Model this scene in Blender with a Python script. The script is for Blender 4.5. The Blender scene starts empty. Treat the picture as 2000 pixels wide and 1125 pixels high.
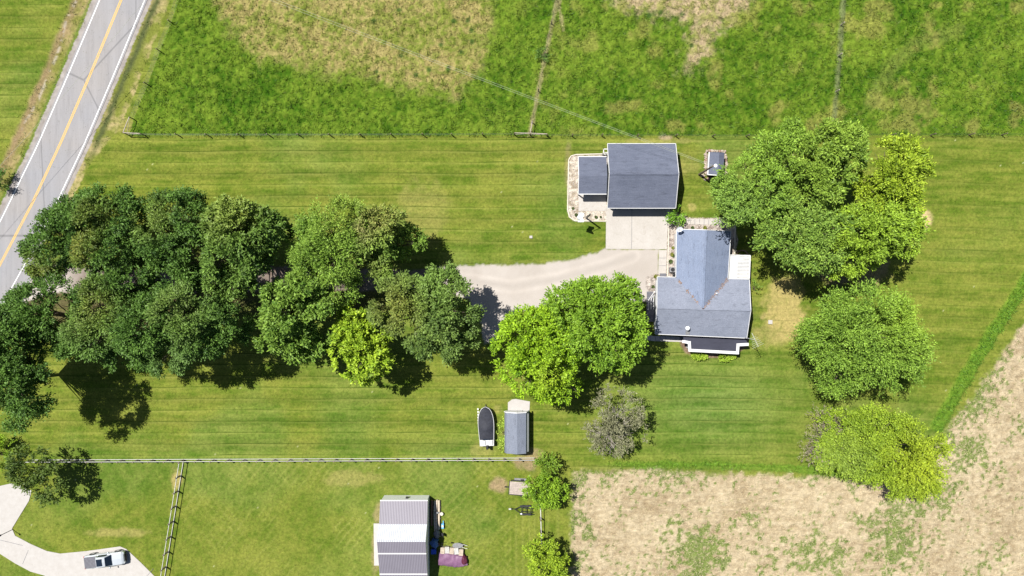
import bpy, math, random
import numpy as np
from mathutils import Vector, noise as mnoise

random.seed(7)
R = math.radians
C = bpy.context.scene.collection
S = 13.0            # photo pixels per metre on the ground
H = 100.0           # camera height

# ------------------------------------------------------------------ camera, world, sun, exposure
sc = bpy.context.scene
cam_d = bpy.data.cameras.new('camera')
cam_d.sensor_width = 36.0
cam_d.lens = 36.0 * H / (2000.0 / S)
cam_d.clip_end = 5000
cam = bpy.data.objects.new('camera', cam_d)
C.objects.link(cam)
cam.location = (0, 0, H)
cam.rotation_euler = (0, 0, 0)
sc.camera = cam

SUN_EL = 62.5
SHX, SHY = 0.81, -0.586            # direction shadows fall (world x, y)
w = bpy.data.worlds.new('World'); sc.world = w; w.use_nodes = True
nt = w.node_tree; nt.nodes.clear()
sky = nt.nodes.new('ShaderNodeTexSky'); sky.sky_type = 'NISHITA'; sky.sun_disc = False
sky.sun_elevation = R(SUN_EL)
sky.sun_rotation = math.atan2(-SHX, -SHY)
bg = nt.nodes.new('ShaderNodeBackground'); bg.inputs['Strength'].default_value = 0.05
wo = nt.nodes.new('ShaderNodeOutputWorld')
nt.links.new(sky.outputs[0], bg.inputs[0]); nt.links.new(bg.outputs[0], wo.inputs[0])

sl = bpy.data.lights.new('sun', 'SUN'); sl.energy = 5.0; sl.angle = R(0.5); sl.color = (1.0, 0.965, 0.90)
so = bpy.data.objects.new('sun', sl); C.objects.link(so)
ce = math.cos(R(SUN_EL)); se = math.sin(R(SUN_EL))
so.rotation_euler = Vector((SHX * ce, SHY * ce, -se)).to_track_quat('-Z', 'Y').to_euler()
so.location = (0, 0, 60)

sc.view_settings.view_transform = 'Standard'
sc.view_settings.look = 'None'
sc.view_settings.exposure = 0.50
sc.view_settings.gamma = 1.0
sc.render.engine = 'CYCLES'
sc.cycles.max_bounces = 5
sc.cycles.diffuse_bounces = 1
sc.cycles.transmission_bounces = 3
sc.cycles.transparent_max_bounces = 4

# ------------------------------------------------------------------ helpers
def P(px, py, z=0.0):
    k = (1 - z / H) / S
    return Vector(((px - 1000) * k, (562.5 - py) * k, z))

def G(px, py):
    return ((px - 1000) / S, (562.5 - py) / S)

class N:
    """tiny node helper"""
    def __init__(s, name):
        s.m = bpy.data.materials.new(name); s.m.use_nodes = True
        s.t = s.m.node_tree; s.t.nodes.clear()
        s.out = s.t.nodes.new('ShaderNodeOutputMaterial')
        s.co = s.t.nodes.new('ShaderNodeTexCoord')
        s.geo = s.t.nodes.new('ShaderNodeNewGeometry')
    def n(s, typ, **kw):
        o = s.t.nodes.new(typ)
        for k, v in kw.items():
            if k.startswith('i_'):
                o.inputs[int(k[2:])].default_value = v
            else:
                setattr(o, k, v)
        return o
    def l(s, a, b): s.t.links.new(a, b)
    def pos(s, scale=(1, 1, 1), rz=0.0, obj=False):
        mp = s.n('ShaderNodeMapping'); mp.inputs['Scale'].default_value = scale; mp.inputs['Rotation'].default_value = (0, 0, rz)
        s.l(s.co.outputs['Object'] if obj else s.geo.outputs['Position'], mp.inputs[0]); return mp.outputs[0]
    def noise(s, scale, detail=4, rough=0.6, vec=None, dist=0.0):
        o = s.n('ShaderNodeTexNoise'); o.inputs['Scale'].default_value = scale; o.inputs['Detail'].default_value = detail
        o.inputs['Roughness'].default_value = rough; o.inputs['Distortion'].default_value = dist
        s.l(vec if vec is not None else s.pos(), o.inputs['Vector']); return o.outputs['Fac']
    def ramp(s, fac, stops):
        o = s.n('ShaderNodeValToRGB'); e = o.color_ramp.elements
        while len(e) < len(stops): e.new(0.5)
        for el, (p, c) in zip(e, stops):
            el.position = p; el.color = (c[0], c[1], c[2], 1) if not isinstance(c, (int, float)) else (c, c, c, 1)
        s.l(fac, o.inputs[0]); return o.outputs[0]
    def mix(s, fac, a, b, mode='MIX'):
        o = s.n('ShaderNodeMix', data_type='RGBA', blend_type=mode)
        for v, i in ((fac, 0), (a, 6), (b, 7)):
            if isinstance(v, (int, float)): o.inputs[i].default_value = v
            elif isinstance(v, tuple): o.inputs[i].default_value = (*v, 1)
            else: s.l(v, o.inputs[i])
        return o.outputs[2]
    def bsdf(s, col, rough=0.8, spec=0.3, metal=0.0, bump=None, bstr=0.3, bdist=0.05, coat=0.0):
        b = s.n('ShaderNodeBsdfPrincipled')
        if isinstance(col, tuple): b.inputs['Base Color'].default_value = (*col, 1)
        else: s.l(col, b.inputs['Base Color'])
        if isinstance(rough, (int, float)): b.inputs['Roughness'].default_value = rough
        else: s.l(rough, b.inputs['Roughness'])
        b.inputs['Specular IOR Level'].default_value = spec
        b.inputs['Metallic'].default_value = metal
        b.inputs['Coat Weight'].default_value = coat
        if bump is not None:
            bp = s.n('ShaderNodeBump'); bp.inputs['Strength'].default_value = bstr; bp.inputs['Distance'].default_value = bdist
            s.l(bump, bp.inputs['Height']); s.l(bp.outputs[0], b.inputs['Normal'])
        s.l(b.outputs[0], s.out.inputs[0]); return s.m

def plain(name, col, rough=0.7, var=0.15, scale=3.0, metal=0.0, spec=0.4, coat=0.0, bstr=0.15):
    """one colour with natural unevenness"""
    m = N(name)
    n1 = m.noise(scale, 5, 0.65)
    f = m.ramp(n1, [(0.3, 1 - var), (0.7, 1 + var)])
    c = m.mix(1.0, col, f, 'MULTIPLY')
    n2 = m.noise(scale * 9, 3, 0.7)
    return m.bsdf(c, rough, spec, metal, n2, bstr, 0.02, coat)

class MB:
    def __init__(s): s.v = []; s.f = []
    def add(s, vs, fs):
        b = len(s.v); s.v += [tuple(v) for v in vs]; s.f += [tuple(i + b for i in f) for f in fs]; return s
    def box(s, c, sz, rz=0.0, ry=0.0):
        x, y, z = sz[0] / 2, sz[1] / 2, sz[2] / 2
        vs = []
        for i in range(8):
            p = Vector(((-x, x)[i & 1], (-y, y)[(i >> 1) & 1], (-z, z)[(i >> 2) & 1]))
            if ry:
                p = Vector((p.x * math.cos(ry) + p.z * math.sin(ry), p.y, -p.x * math.sin(ry) + p.z * math.cos(ry)))
            if rz:
                p = Vector((p.x * math.cos(rz) - p.y * math.sin(rz), p.x * math.sin(rz) + p.y * math.cos(rz), p.z))
            vs.append((p.x + c[0], p.y + c[1], p.z + c[2]))
        return s.add(vs, [(0, 2, 3, 1), (4, 5, 7, 6), (0, 1, 5, 4), (2, 6, 7, 3), (0, 4, 6, 2), (1, 3, 7, 5)])
    def bar(s, a, b, wd, ht):
        """rectangular bar from a to b, wd wide (horizontal), ht tall"""
        a = Vector(a); b = Vector(b); d = (b - a).normalized()
        side = d.cross(Vector((0, 0, 1)))
        side = side.normalized() if side.length > 1e-4 else Vector((1, 0, 0))
        up = side.cross(d).normalized()
        vs = []
        for p in (a, b):
            for q, r in ((-1, -1), (1, -1), (1, 1), (-1, 1)):
                vs.append(p + side * q * wd / 2 + up * r * ht / 2)
        return s.add(vs, [(0, 1, 2, 3), (7, 6, 5, 4), (0, 4, 5, 1), (1, 5, 6, 2), (2, 6, 7, 3), (3, 7, 4, 0)])
    def tube(s, pts, rad, n=7, cap=True):
        pts = [Vector(p) for p in pts]
        if isinstance(rad, (int, float)): rad = [rad] * len(pts)
        vs = []; fs = []
        for i, p in enumerate(pts):
            d = (pts[min(i + 1, len(pts) - 1)] - pts[max(i - 1, 0)]).normalized()
            a = Vector((0, 0, 1)) if abs(d.z) < 0.9 else Vector((1, 0, 0))
            u = d.cross(a).normalized(); w_ = u.cross(d).normalized()
            for k in range(n):
                t = 2 * math.pi * k / n
                vs.append(p + (u * math.cos(t) + w_ * math.sin(t)) * rad[i])
            if i:
                for k in range(n):
                    a0 = (i - 1) * n + k; a1 = (i - 1) * n + (k + 1) % n
                    fs.append((a0, a1, a1 + n, a0 + n))
        if cap:
            fs.append(tuple(range(n - 1, -1, -1))); fs.append(tuple(range((len(pts) - 1) * n, len(pts) * n)))
        return s.add(vs, fs)
    def slab(s, pts, t):
        """top polygon pts (counter-clockwise seen from above), thickness t down"""
        n = len(pts)
        vs = [Vector(p) for p in pts] + [Vector(p) - Vector((0, 0, t)) for p in pts]
        fs = [tuple(range(n)), tuple(range(2 * n - 1, n - 1, -1))]
        for i in range(n):
            j = (i + 1) % n; fs.append((j, i, i + n, j + n))
        return s.add(vs, fs)
    def prism(s, poly, z0, z1):
        return s.slab([(p[0], p[1], z1) for p in ccw(poly)], z1 - z0)
    def rings(s, rings, closed=True, caps=True):
        n = len(rings[0]); vs = [p for r in rings for p in r]; fs = []
        for i in range(len(rings) - 1):
            for k in range(n if closed else n - 1):
                a = i * n + k; b = i * n + (k + 1) % n
                fs.append((a, b, b + n, a + n))
        if caps:
            fs.append(tuple(range(n - 1, -1, -1))); fs.append(tuple(range((len(rings) - 1) * n, len(rings) * n)))
        return s.add(vs, fs)
    def blob(s, c, r, seed=0, amp=0.25, nu=10, nv=6, flat=0.0):
        rs = []
        for j in range(nv + 1):
            ph = math.pi * j / nv; ring = []
            for i in range(nu):
                th = 2 * math.pi * i / nu
                d = Vector((math.sin(ph) * math.cos(th), math.sin(ph) * math.sin(th), -math.cos(ph)))
                k = 1 + amp * mnoise.noise(d * 1.6 + Vector((seed * 3.1, seed, 0)))
                ring.append((c[0] + d.x * r[0] * k, c[1] + d.y * r[1] * k, c[2] + d.z * r[2] * k))
            rs.append(ring)
        return s.rings(rs)
    def build(s, name, mat, parent=None, local=False, smooth=False, bevel=0.0):
        v = np.array(s.v, dtype=np.float64)
        o = bpy.data.objects.new(name, bpy.data.meshes.new(name))
        if parent is not None:
            o.parent = parent
            if not local: v = v - np.array(tuple(ABS(parent)))
        elif not local:
            c = np.array([(v[:, 0].min() + v[:, 0].max()) / 2, (v[:, 1].min() + v[:, 1].max()) / 2, v[:, 2].min()])
            v = v - c; o.location = c
        o.data.from_pydata(v.tolist(), [], s.f); o.data.update()
        o.data.materials.append(mat)
        if smooth: o.data.polygons.foreach_set('use_smooth', [True] * len(o.data.polygons))
        if bevel:
            md = o.modifiers.new('bevel', 'BEVEL'); md.width = bevel; md.segments = 2; md.limit_method = 'ANGLE'
        C.objects.link(o); return o

def ABS(o):
    v = Vector((0, 0, 0))
    while o is not None:
        v += o.location; o = o.parent
    return v

def ccw(poly):
    a = sum(poly[i][0] * poly[(i + 1) % len(poly)][1] - poly[(i + 1) % len(poly)][0] * poly[i][1] for i in range(len(poly)))
    return list(poly) if a > 0 else list(poly)[::-1]

def tag(o, label=None, cat=None, group=None, kind=None):
    if label: o['label'] = label
    if cat: o['category'] = cat
    if group: o['group'] = group
    if kind: o['kind'] = kind
    return o

def thing(name, label, cat, loc, rz=0.0, group=None):
    o = bpy.data.objects.new(name, None); C.objects.link(o)
    o.empty_display_size = 0.3
    o.location = loc; o.rotation_euler = (0, 0, rz)
    return tag(o, label, cat, group)

# ------------------------------------------------------------------ numpy noise
_rng = np.random.RandomState(3)
_tab = _rng.rand(256, 256)
def vn(x, y, s, seed=0):
    x = x / s + seed * 17.31; y = y / s + seed * 9.77
    xi = np.floor(x).astype(int); yi = np.floor(y).astype(int)
    fx = x - xi; fy = y - yi
    fx = fx * fx * (3 - 2 * fx); fy = fy * fy * (3 - 2 * fy)
    a = _tab[xi & 255, yi & 255]; b = _tab[(xi + 1) & 255, yi & 255]
    c = _tab[xi & 255, (yi + 1) & 255]; d = _tab[(xi + 1) & 255, (yi + 1) & 255]
    return (a * (1 - fx) + b * fx) * (1 - fy) + (c * (1 - fx) + d * fx) * fy
def fbm(x, y, s, o=4, seed=0, g=0.55):
    t = 0; a = 1; n = 0
    for i in range(o):
        t = t + a * vn(x, y, s, seed + i * 3); n += a; a *= g; s = s / 2.03
    return t / n
def sst(a, b, x):
    t = np.clip((x - a) / (b - a), 0, 1); return t * t * (3 - 2 * t)
def sdpoly(px, py, poly):
    """signed distance in metres (negative inside) to a polygon given in photo pixels"""
    d2 = np.full(px.shape, 1e18); ins = np.zeros(px.shape, bool); n = len(poly)
    for i in range(n):
        x0, y0 = poly[i]; x1, y1 = poly[(i + 1) % n]
        ex, ey = x1 - x0, y1 - y0
        t = np.clip(((px - x0) * ex + (py - y0) * ey) / (ex * ex + ey * ey), 0, 1)
        d2 = np.minimum(d2, (px - x0 - t * ex) ** 2 + (py - y0 - t * ey) ** 2)
        if y0 != y1:
            c = ((y0 > py) != (y1 > py)) & (px < (x1 - x0) * (py - y0) / (y1 - y0) + x0)
            ins ^= c
    d = np.sqrt(d2) / S
    return np.where(ins, -d, d)
def sdline(px, py, pts):
    d2 = np.full(px.shape, 1e18)
    for (x0, y0), (x1, y1) in zip(pts[:-1], pts[1:]):
        ex, ey = x1 - x0, y1 - y0
        t = np.clip(((px - x0) * ex + (py - y0) * ey) / (ex * ex + ey * ey), 0, 1)
        d2 = np.minimum(d2, (px - x0 - t * ex) ** 2 + (py - y0 - t * ey) ** 2)
    return np.sqrt(d2) / S

# ------------------------------------------------------------------ layout lines (photo pixels at ground level)
def road_x(y, which):
    """x of road lines as a function of y; which 0 left white, 1 yellow, 2 right white"""
    k = {0: [(-900, 553), (-400, 362), (0, 195), (140, 136), (281, 75), (432, 1), (600, -88), (1200, -430), (1800, -790)],
         1: [(-900, 600), (-400, 405), (0, 237), (140, 179), (281, 118), (400, 62), (512, 3), (700, -99), (1200, -385), (1800, -745)],
         2: [(-900, 650), (-400, 452), (0, 283), (140, 225), (281, 165), (415, 102), (500, 58), (582, 12), (700, -52), (1200, -338), (1800, -698)]}[which]
    k = [(-16000, k[0][1] + 15100 * .46)] + k + [(17000, k[-1][1] - 15200 * .62)]
    v = np.interp(y, [a for a, b in k], [b for a, b in k])
    return float(v) if np.isscalar(y) else v

FENCE_N = 264.5
DRIVE = [(30, 590), (44, 556), (72, 524), (110, 520), (300, 528), (520, 521), (800, 527), (880, 518), (1000, 517), (1060, 513), (1110, 509), (1150, 497),
         (1182, 486), (1287, 486), (1287, 545), (1283, 575), (1255, 590), (1200, 598), (1130, 590), (1060, 598), (1010, 612), (985, 632),
         (968, 668), (945, 672), (938, 620), (915, 585), (850, 570), (520, 566), (300, 574), (110, 572), (60, 585), (20, 605)]
FIELD = [(1112, 1300), (1112, 990), (1113, 940), (1122, 921), (1180, 918), (1260, 914), (1400, 922), (1500, 924), (1620, 930), (1700, 935), (1760, 925),
         (1815, 890), (1840, 852), (1868, 812), (1900, 770), (1925, 735), (1960, 680), (2010, 612), (2200, 300), (2400, 300), (2400, 1300)]
NEIGH = [(-200, 1060), (-60, 968), (0, 949), (22, 944), (45, 950), (62, 958), (57, 978), (36, 1012), (24, 1032), (30, 1046), (60, 1062), (92, 1076), (118, 1081),
         (170, 1076), (235, 1067), (247, 1072), (275, 1098), (303, 1126), (380, 1200), (100, 1200), (88, 1124), (60, 1116), (30, 1100), (0, 1081), (-60, 1060), (-160, 1140)]
BED_G = [(1110, 312), (1118, 303), (1187, 303), (1187, 432), (1122, 431), (1112, 424), (1108, 412)]
BED_H = [(1305, 410), (1345, 426), (1436, 427), (1440, 470), (1436, 500), (1424, 505), (1424, 545), (1318, 545), (1300, 545), (1302, 430)]
BED_S = [(1325, 655), (1460, 660), (1462, 674), (1440, 692), (1420, 700), (1390, 700), (1355, 698), (1338, 690), (1328, 672)]
BED_W = [(1262, 540), (1287, 535), (1284, 575), (1272, 578), (1262, 560)]
DRY_P = [(380, -120), (410, 0), (440, 45), (462, 88), (510, 122), (560, 135), (620, 150), (700, 160), (760, 172), (830, 184), (890, 194), (912, 184), (930, 150),
         (952, 110), (962, 60), (970, 0), (990, -120)]
BARE_P = [(1190, -120), (1180, -10), (1215, 25), (1290, 30), (1345, 55), (1340, 95), (1332, 140), (1372, 138), (1395, 110), (1400, 70), (1440, 40), (1480, -10), (1500, -120)]

# ------------------------------------------------------------------ ground
def ground():
    st = 0.2
    xs = np.arange(-92, 92 + 1e-6, st); ys = np.arange(-58, 58 + 1e-6, st)
    X, Y = np.meshgrid(xs, ys); nx, ny = len(xs), len(ys)
    px = X * S + 1000; py = 562.5 - Y * S
    wx = (fbm(X, Y, 1.2, 4, 11) - 0.5); wy = (fbm(X, Y, 1.2, 4, 23) - 0.5)
    wn = fbm(X, Y, 0.9, 3, 5) - 0.5
    big = fbm(X, Y, 9.0, 4, 1); mid = fbm(X, Y, 2.2, 4, 2); fin = fbm(X, Y, 0.55, 2, 3, 0.8)
    def lerp(a, b, t):
        a = np.asarray(a, float); b = np.asarray(b, float)
        return a * (1 - t[..., None]) + b * t[..., None]
    reg = np.zeros(X.shape, int)
    # lawn
    strn = fbm(X * 0.10, Y + 0.25 * (big - .5), 0.55, 3, 31)          # streaks along the mowing direction
    south0 = (py > 903) & (px < 1112)
    strn = np.where(south0, .5 * fbm(X, Y, .8, 3, 33) + .5 * fbm(X, Y, 2.5, 3, 34), strn)
    t = np.clip(0.28 * big + 0.36 * mid + 0.60 * strn + 0.3 * fin - 0.24, 0, 1)
    col = lerp((0.069, 0.119, 0.009), (0.180, 0.198, 0.033), sst(0.15, 0.85, t))
    yy = py + 5 * (fbm(X * 0.12, Y * 0, 1.0, 2, 8) - .5) + np.where(px > 1480, (px - 1480) * -0.045, 0)
    ph = yy / 22.0
    band = 0.5 + 0.5 * np.sin(math.pi * ph)
    line = np.exp(-((ph - np.round(ph)) * 22 / 1.9) ** 2)
    south = (py > 905 + (px - 500) * 0.0) & (px < 1112)
    amp = np.where(south, 0.0, (0.6 + 0.8 * (big - 0.5)) * np.where(px > 1470, .55, 1))
    fac = 1 + amp[..., None] * (0.30 * (band[..., None] - 0.5))
    col = col * fac
    # brighter green lawn near the house and south-east
    g = sst(0.45, 0.7, fbm(X, Y, 14, 3, 44)) * 0.4
    g = np.maximum(g, np.exp(-(((px - 1380) / 190) ** 2 + ((py - 790) / 110) ** 2)) * 0.75)
    col = lerp(col, np.stack([col[..., 0] * 0.70, col[..., 1] * 0.98, col[..., 2] * 1.4], -1), g)
    # lawn west end richer
    g = np.exp(-(((py - 400) / 70) ** 2)) * (px < 560) * 0.4
    col = lerp(col, np.stack([col[..., 0] * 0.9, col[..., 1] * 0.93, col[..., 2] * 0.7], -1), g)
    # neighbour lawn: crosswise mower tracks, pale vertical lines
    sfac = 1.0 + 0 * X
    vl = sum(np.exp(-((px - c + 2 * wx) / 2.2) ** 2) for c in (1008, 1021, 1034, 1044, 1070, 1090)) * sst(985, 1010, py) * (px < 1108)
    d1 = (px + py * 0.8 + 9 * wx + 14 * (big - .5)) / 17.0; d2 = (px - py * 0.9 + 9 * wy + 14 * (big - .5)) / 16.0
    hatch = np.exp(-((d1 - np.round(d1)) / .13) ** 2) * (.35 + .65 * sst(.35, .65, fbm(X, Y, 4, 3, 52))) + .8 * np.exp(-((d2 - np.round(d2)) / .13) ** 2) * (.35 + .65 * sst(.35, .65, fbm(X, Y, 4, 3, 53)))
    pale = np.clip(0.6 * vl + 0.8 * hatch * sst(.25, .6, fbm(X, Y, 5, 3, 51)) * (px > 360) * (px < 1000), 0, 1) * south
    col = lerp(col, (0.235, 0.25, 0.06), pale * 0.62)
    # worn, dry and bare places, plus dark brown ground under the tree row (cx, cy, rx, ry, colour, strength)
    straw = (0.36, 0.29, 0.11); soil = (0.30, 0.21, 0.13)
    for cx, cy, rx, ry, c, s_ in [(1532, 595, 44, 66, straw, .9), (1545, 640, 25, 30, straw, .7), (1510, 650, 40, 30, straw, .5), (1806, 428, 17, 21, (.5, .38, .2), 1),
                                  (975, 945, 24, 16, soil, .8), (1030, 905, 26, 18, soil, .75), (1042, 888, 20, 12, soil, .55), (690, 935, 60, 18, straw, .35), (345, 935, 12, 22, straw, .8),
                                  (740, 1000, 12, 25, soil, .5), (733, 1075, 10, 45, soil, .5), (230, 245, 40, 14, straw, .45), (1700, 520, 40, 50, soil, .6),
                                  (1345, 322, 30, 20, straw, .3), (1352, 405, 10, 8, straw, .6), (1290, 275, 90, 6, straw, .4), (1300, 268, 14, 5, (.4, .3, .2), .7), (1110, 330, 8, 60, soil, .35),
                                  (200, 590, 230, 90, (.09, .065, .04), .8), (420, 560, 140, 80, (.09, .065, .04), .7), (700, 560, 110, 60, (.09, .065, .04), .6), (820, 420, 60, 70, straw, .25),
                                  (940, 880, 30, 14, straw, .3), (1200, 915, 60, 8, straw, .3), (225, 1040, 70, 10, straw, .45), (1395, 610, 90, 40, soil, .3), (975, 800, 10, 10, straw, .4),
                                  (1640, 530, 45, 30, (.2, .14, .1), .8), (1060, 700, 60, 60, soil, .4), (540, 545, 30, 12, (.45, .35, .28), .8)]:
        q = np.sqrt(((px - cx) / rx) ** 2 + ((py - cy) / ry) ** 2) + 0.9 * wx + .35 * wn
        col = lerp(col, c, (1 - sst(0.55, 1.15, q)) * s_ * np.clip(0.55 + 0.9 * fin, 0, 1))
    # pasture
    lf = np.interp(py, [-200, 0, 45, 100, 165, 232, 270], [402, 347, 333, 312, 289, 262, 250])
    past = (py < FENCE_N + 1.2 * wn) & (px > lf + 6 * wx)
    pc = lerp((0.030, 0.088, 0.003), (0.125, 0.190, 0.018), sst(0.25, 0.75, 0.35 * big + 0.35 * mid + 0.45 * fin - .05))
    pale2 = sst(.55, .75, fbm(X, Y, 3.0, 4, 61)) * sst(900, 1250, px) * 0.55
    pc = lerp(pc, (0.24, 0.22, 0.06), pale2)
    for base, a, b, amp_ in ((DRY_P, (0.285, 0.24, 0.09), (0.15, 0.185, 0.03), 2.2), (BARE_P, (0.36, 0.28, 0.17), (0.20, 0.21, 0.05), 3.5)):
        d = sdpoly(px, py, base) + amp_ * 1.6 * wx + 1.6 * wn
        tt = 1 - sst(-2.2, 1.0, d)
        gr = sst(.42, .68, 0.7 * fin + 0.35 * mid) * (0.8 if base is DRY_P else 0.8)
        gr = np.clip(gr + (sst(.5, .72, fbm(X, Y, 4, 3, 77)) * .5 if base is DRY_P else 0), 0, 1)
        cc = lerp(a, b, gr)
        pc = pc * (1 - tt[..., None]) + cc * tt[..., None]
    for cx, cy in [(783, 110), (861, 88), (900, 102), (838, 137), (812, 147), (886, 42), (875, 136), (920, 60), (922, 82), (913, 41), (780, 20), (730, 42), (735, 140), (1268, 30), (1290, 25), (1332, 28), (1350, 90)]:
        q = np.sqrt((px - cx) ** 2 + (py - cy) ** 2) / (5.5 + 2 * wx)
        pc = lerp(pc, (0.04, 0.085, 0.015), (1 - sst(.5, 1.2, q)) * .9)
    for ln, wdt in (([(1035, 262), (1060, 130), (1088, 0), (1110, -120)], 0.45), ([(1100, 60), (1092, 10), (1105, -60)], .3), ([(1628, 240), (1638, 120), (1646, 0), (1652, -100)], 0.5)):
        q = sdline(px, py, ln) + .5 * wn
        c = (0.26, 0.23, 0.11) if ln[0][0] < 1500 else (0.16, 0.19, 0.08)
        pc = lerp(pc, c, (1 - sst(wdt * .4, wdt, q)) * .75)
    q = sdline(px, py, [(1870, 60), (1790, 85), (1740, 130), (1700, 200)]) + wn
    pc = lerp(pc, (0.20, 0.20, 0.06), (1 - sst(.4, 1.6, q)) * .25)
    col = np.where(past[..., None], pc, col); reg[past] = 1
    # verge strips beside the road
    rl = road_x(py.ravel(), 0).reshape(py.shape); rr = road_x(py.ravel(), 2).reshape(py.shape)
    vr = (px > rr + 6) & (px < np.interp(py, [-200, 245, 330, 470], [410, 238, 170, 100]) + 8 * wx) & (py < 470) & ~past
    dd = (px - rr - 14) / 13.0
    vc = lerp((0.15, 0.17, 0.03), (0.34, 0.28, 0.13), sst(.45, .8, mid + .3 * (fin - .5)))
    vc = lerp(vc, (0.07, 0.085, 0.03), np.exp(-((dd - .75 + .6 * wx) / .55) ** 2) * np.clip((330 - py) / 60, 0, 1))
    col = np.where(vr[..., None], vc, col); reg[vr] = 3
    vl_ = (px < rl - 4) & (px > rl - 62 + 14 * wx)
    dd = (rl - px) / 13.0
    vc = lerp((0.16, 0.17, 0.035), (0.30, 0.235, 0.11), sst(.35, .75, mid + .3 * (fin - .5)))
    vc = lerp(vc, (0.09, 0.15, 0.02), np.exp(-((dd - 1.35) / .35) ** 2) * .8)
    stn = np.exp(-((dd - 3.3 + 1.2 * (vn(Y, X * 0, 6, 4) - .5)) / .22) ** 2) * (fin > .5) * sst(300, 200, py)
    vc = lerp(vc, (0.20, 0.14, 0.08), np.exp(-((dd - 3.6) / .8) ** 2) * .7)
    vc = lerp(vc, (0.42, 0.38, 0.32), np.clip(stn, 0, 1) * .6)
    ed = sst(60, 48, (rl - px) + 10 * wx)
    vc = vc * ed[..., None] + col * (1 - ed[..., None])
    col = np.where(vl_[..., None], vc, col); reg[vl_] = 3
    # gravel shoulder
    sh = ((px > rr + 2) & (px < rr + 13 + 3 * wx + 3 * wn) & (py < 520)) | ((px < rl - 2) & (px > rl - 15 - 4 * wn))
    sc_ = lerp((0.22, 0.195, 0.18), (0.38, 0.35, 0.33), np.clip(fin * 1.2 - .1, 0, 1))
    col = np.where(sh[..., None], sc_, col); reg[sh] = 5
    # crop field
    d = sdpoly(px, py, FIELD) + 1.6 * wx + 1.1 * wn
    t = 1 - sst(-0.9, 0.3, d)
    st2 = fbm(X * np.where(px > 1750, .55, .25), Y, 0.5, 3, 71)
    fc = lerp((0.27, 0.205, 0.12), (0.475, 0.395, 0.265), sst(.25, .75, .35 * fbm(X, Y, 5, 4, 81) + .35 * st2 + .35 * fin))
    wd = fbm(X, Y, 3.5, 4, 91)
    wsp = [(1370, 1070, 60, 60, .34), (1230, 950, 110, 25, .12), (1330, 950, 60, 30, .12), (1600, 1090, 120, 40, .2), (1760, 1080, 60, 60, .22), (1540, 1000, 60, 40, .05), (1750, 1010, 70, 40, .16),
           (1880, 880, 45, 60, .22), (1930, 1070, 60, 50, .1), (1140, 990, 20, 90, .1), (1900, 760, 60, 80, .18), (1960, 830, 40, 60, .05), (1270, 1110, 40, 30, .2), (1480, 1010, 30, 20, .1), (1830, 950, 60, 60, .12)]
    boost = sum(a * np.exp(-(((px - x) / rx) ** 2 + ((py - y) / ry) ** 2)) for x, y, rx, ry, a in wsp)
    boost = boost + .11 * np.exp(-(d / 1.5) ** 2)
    wg = sst(.635, .73, .36 * wd + .64 * fbm(X, Y, .55, 2, 95, .8) + boost)
    fc = lerp(fc, (0.125, 0.18, 0.035), wg * .9)
    col = col * (1 - t[..., None]) + fc * t[..., None]; reg[(d < -.3)] = 2
    # tall grass strip along the field
    q = (.8 + .7 * mid) * np.minimum(sdline(px, py, [(1830, 832), (1862, 775), (1898, 715), (1945, 640), (1996, 560), (2060, 455)]), 99) + .35 * wx
    tg = 1 - sst(.85, 1.35, q)
    q2 = sdline(px, py, [(1130, 910), (1300, 908), (1420, 910), (1545, 915), (1700, 930)]) + .5 * wx
    tg = np.maximum(tg, (1 - sst(.3, .7, q2)) * .85 * sst(1125, 1250, px))
    col = lerp(col, lerp((0.065, 0.14, 0.010), (0.12, 0.21, 0.02), fin), tg * .9)
    # gravel driveway
    d = sdpoly(px, py, DRIVE) + .15 * wx + .45 * wn + .5 * (fin - .5)
    t = 1 - sst(-.25, .2, d)
    gc = lerp((0.37, 0.33, 0.295), (0.47, 0.43, 0.395), np.clip(.25 * fin + .8 * mid + .3 * (big - .5), 0, 1))
    trk = np.minimum(np.abs(sdline(px, py, [(900, 545), (1000, 560), (1090, 545), (1180, 520), (1236, 500)]) - .85), 9)
    gc = gc * (1 + .10 * np.exp(-(trk / .3) ** 2) - .10 * np.exp(-(sdline(px, py, [(900, 545), (1000, 560), (1090, 545), (1180, 520), (1236, 500)]) / .35) ** 2) * np.clip(mid * 2 - .4, 0, 1))[..., None]
    gc = lerp(gc, (.30, .26, .22), np.exp(-(((px - 1245) / 45) ** 2 + ((py - 525) / 30) ** 2)) * .5 * mid)
    litter_shade = sst(900, 820, px) * sst(110, 170, px) * np.clip(.55 + .5 * (mid - .5) + .5 * fin, 0, 1) * .92  # brown litter tone that also paints the tree row's shade into the drive
    gc = lerp(gc, (0.115, 0.078, 0.055), litter_shade)
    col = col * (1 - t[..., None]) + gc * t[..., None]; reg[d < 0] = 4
    # stone beds
    for poly, a, b, am in ((BED_G, (.27, .22, .16), (.56, .50, .42), .15), (BED_H, (.20, .16, .14), (.48, .42, .37), .1), (BED_S, (.15, .10, .07), (.24, .17, .12), .5), (BED_W, (.20, .17, .15), (.45, .40, .36), .3)):
        d = sdpoly(px, py, poly) + am * wx
        t = 1 - sst(-.1, .12, d)
        bc = lerp(a, b, sst(.3, .7, fbm(X, Y, .42, 2, 13, .8)))
        col = col * (1 - t[..., None]) + bc * t[..., None]; reg[d < 0] = 6 if poly is not BED_S else 7
    # clover and dandelion specks, worn specks in the lawn
    spk = (_rng.rand(*X.shape) > 0.9994) & (reg == 0) & (fbm(X, Y, 6, 3, 66) > .5)
    col[spk] = (0.32, 0.33, 0.16)
    # height
    hgt = np.zeros_like(X)
    soft = np.clip(np.abs(py - FENCE_N) / 20, 0, 1)
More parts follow.
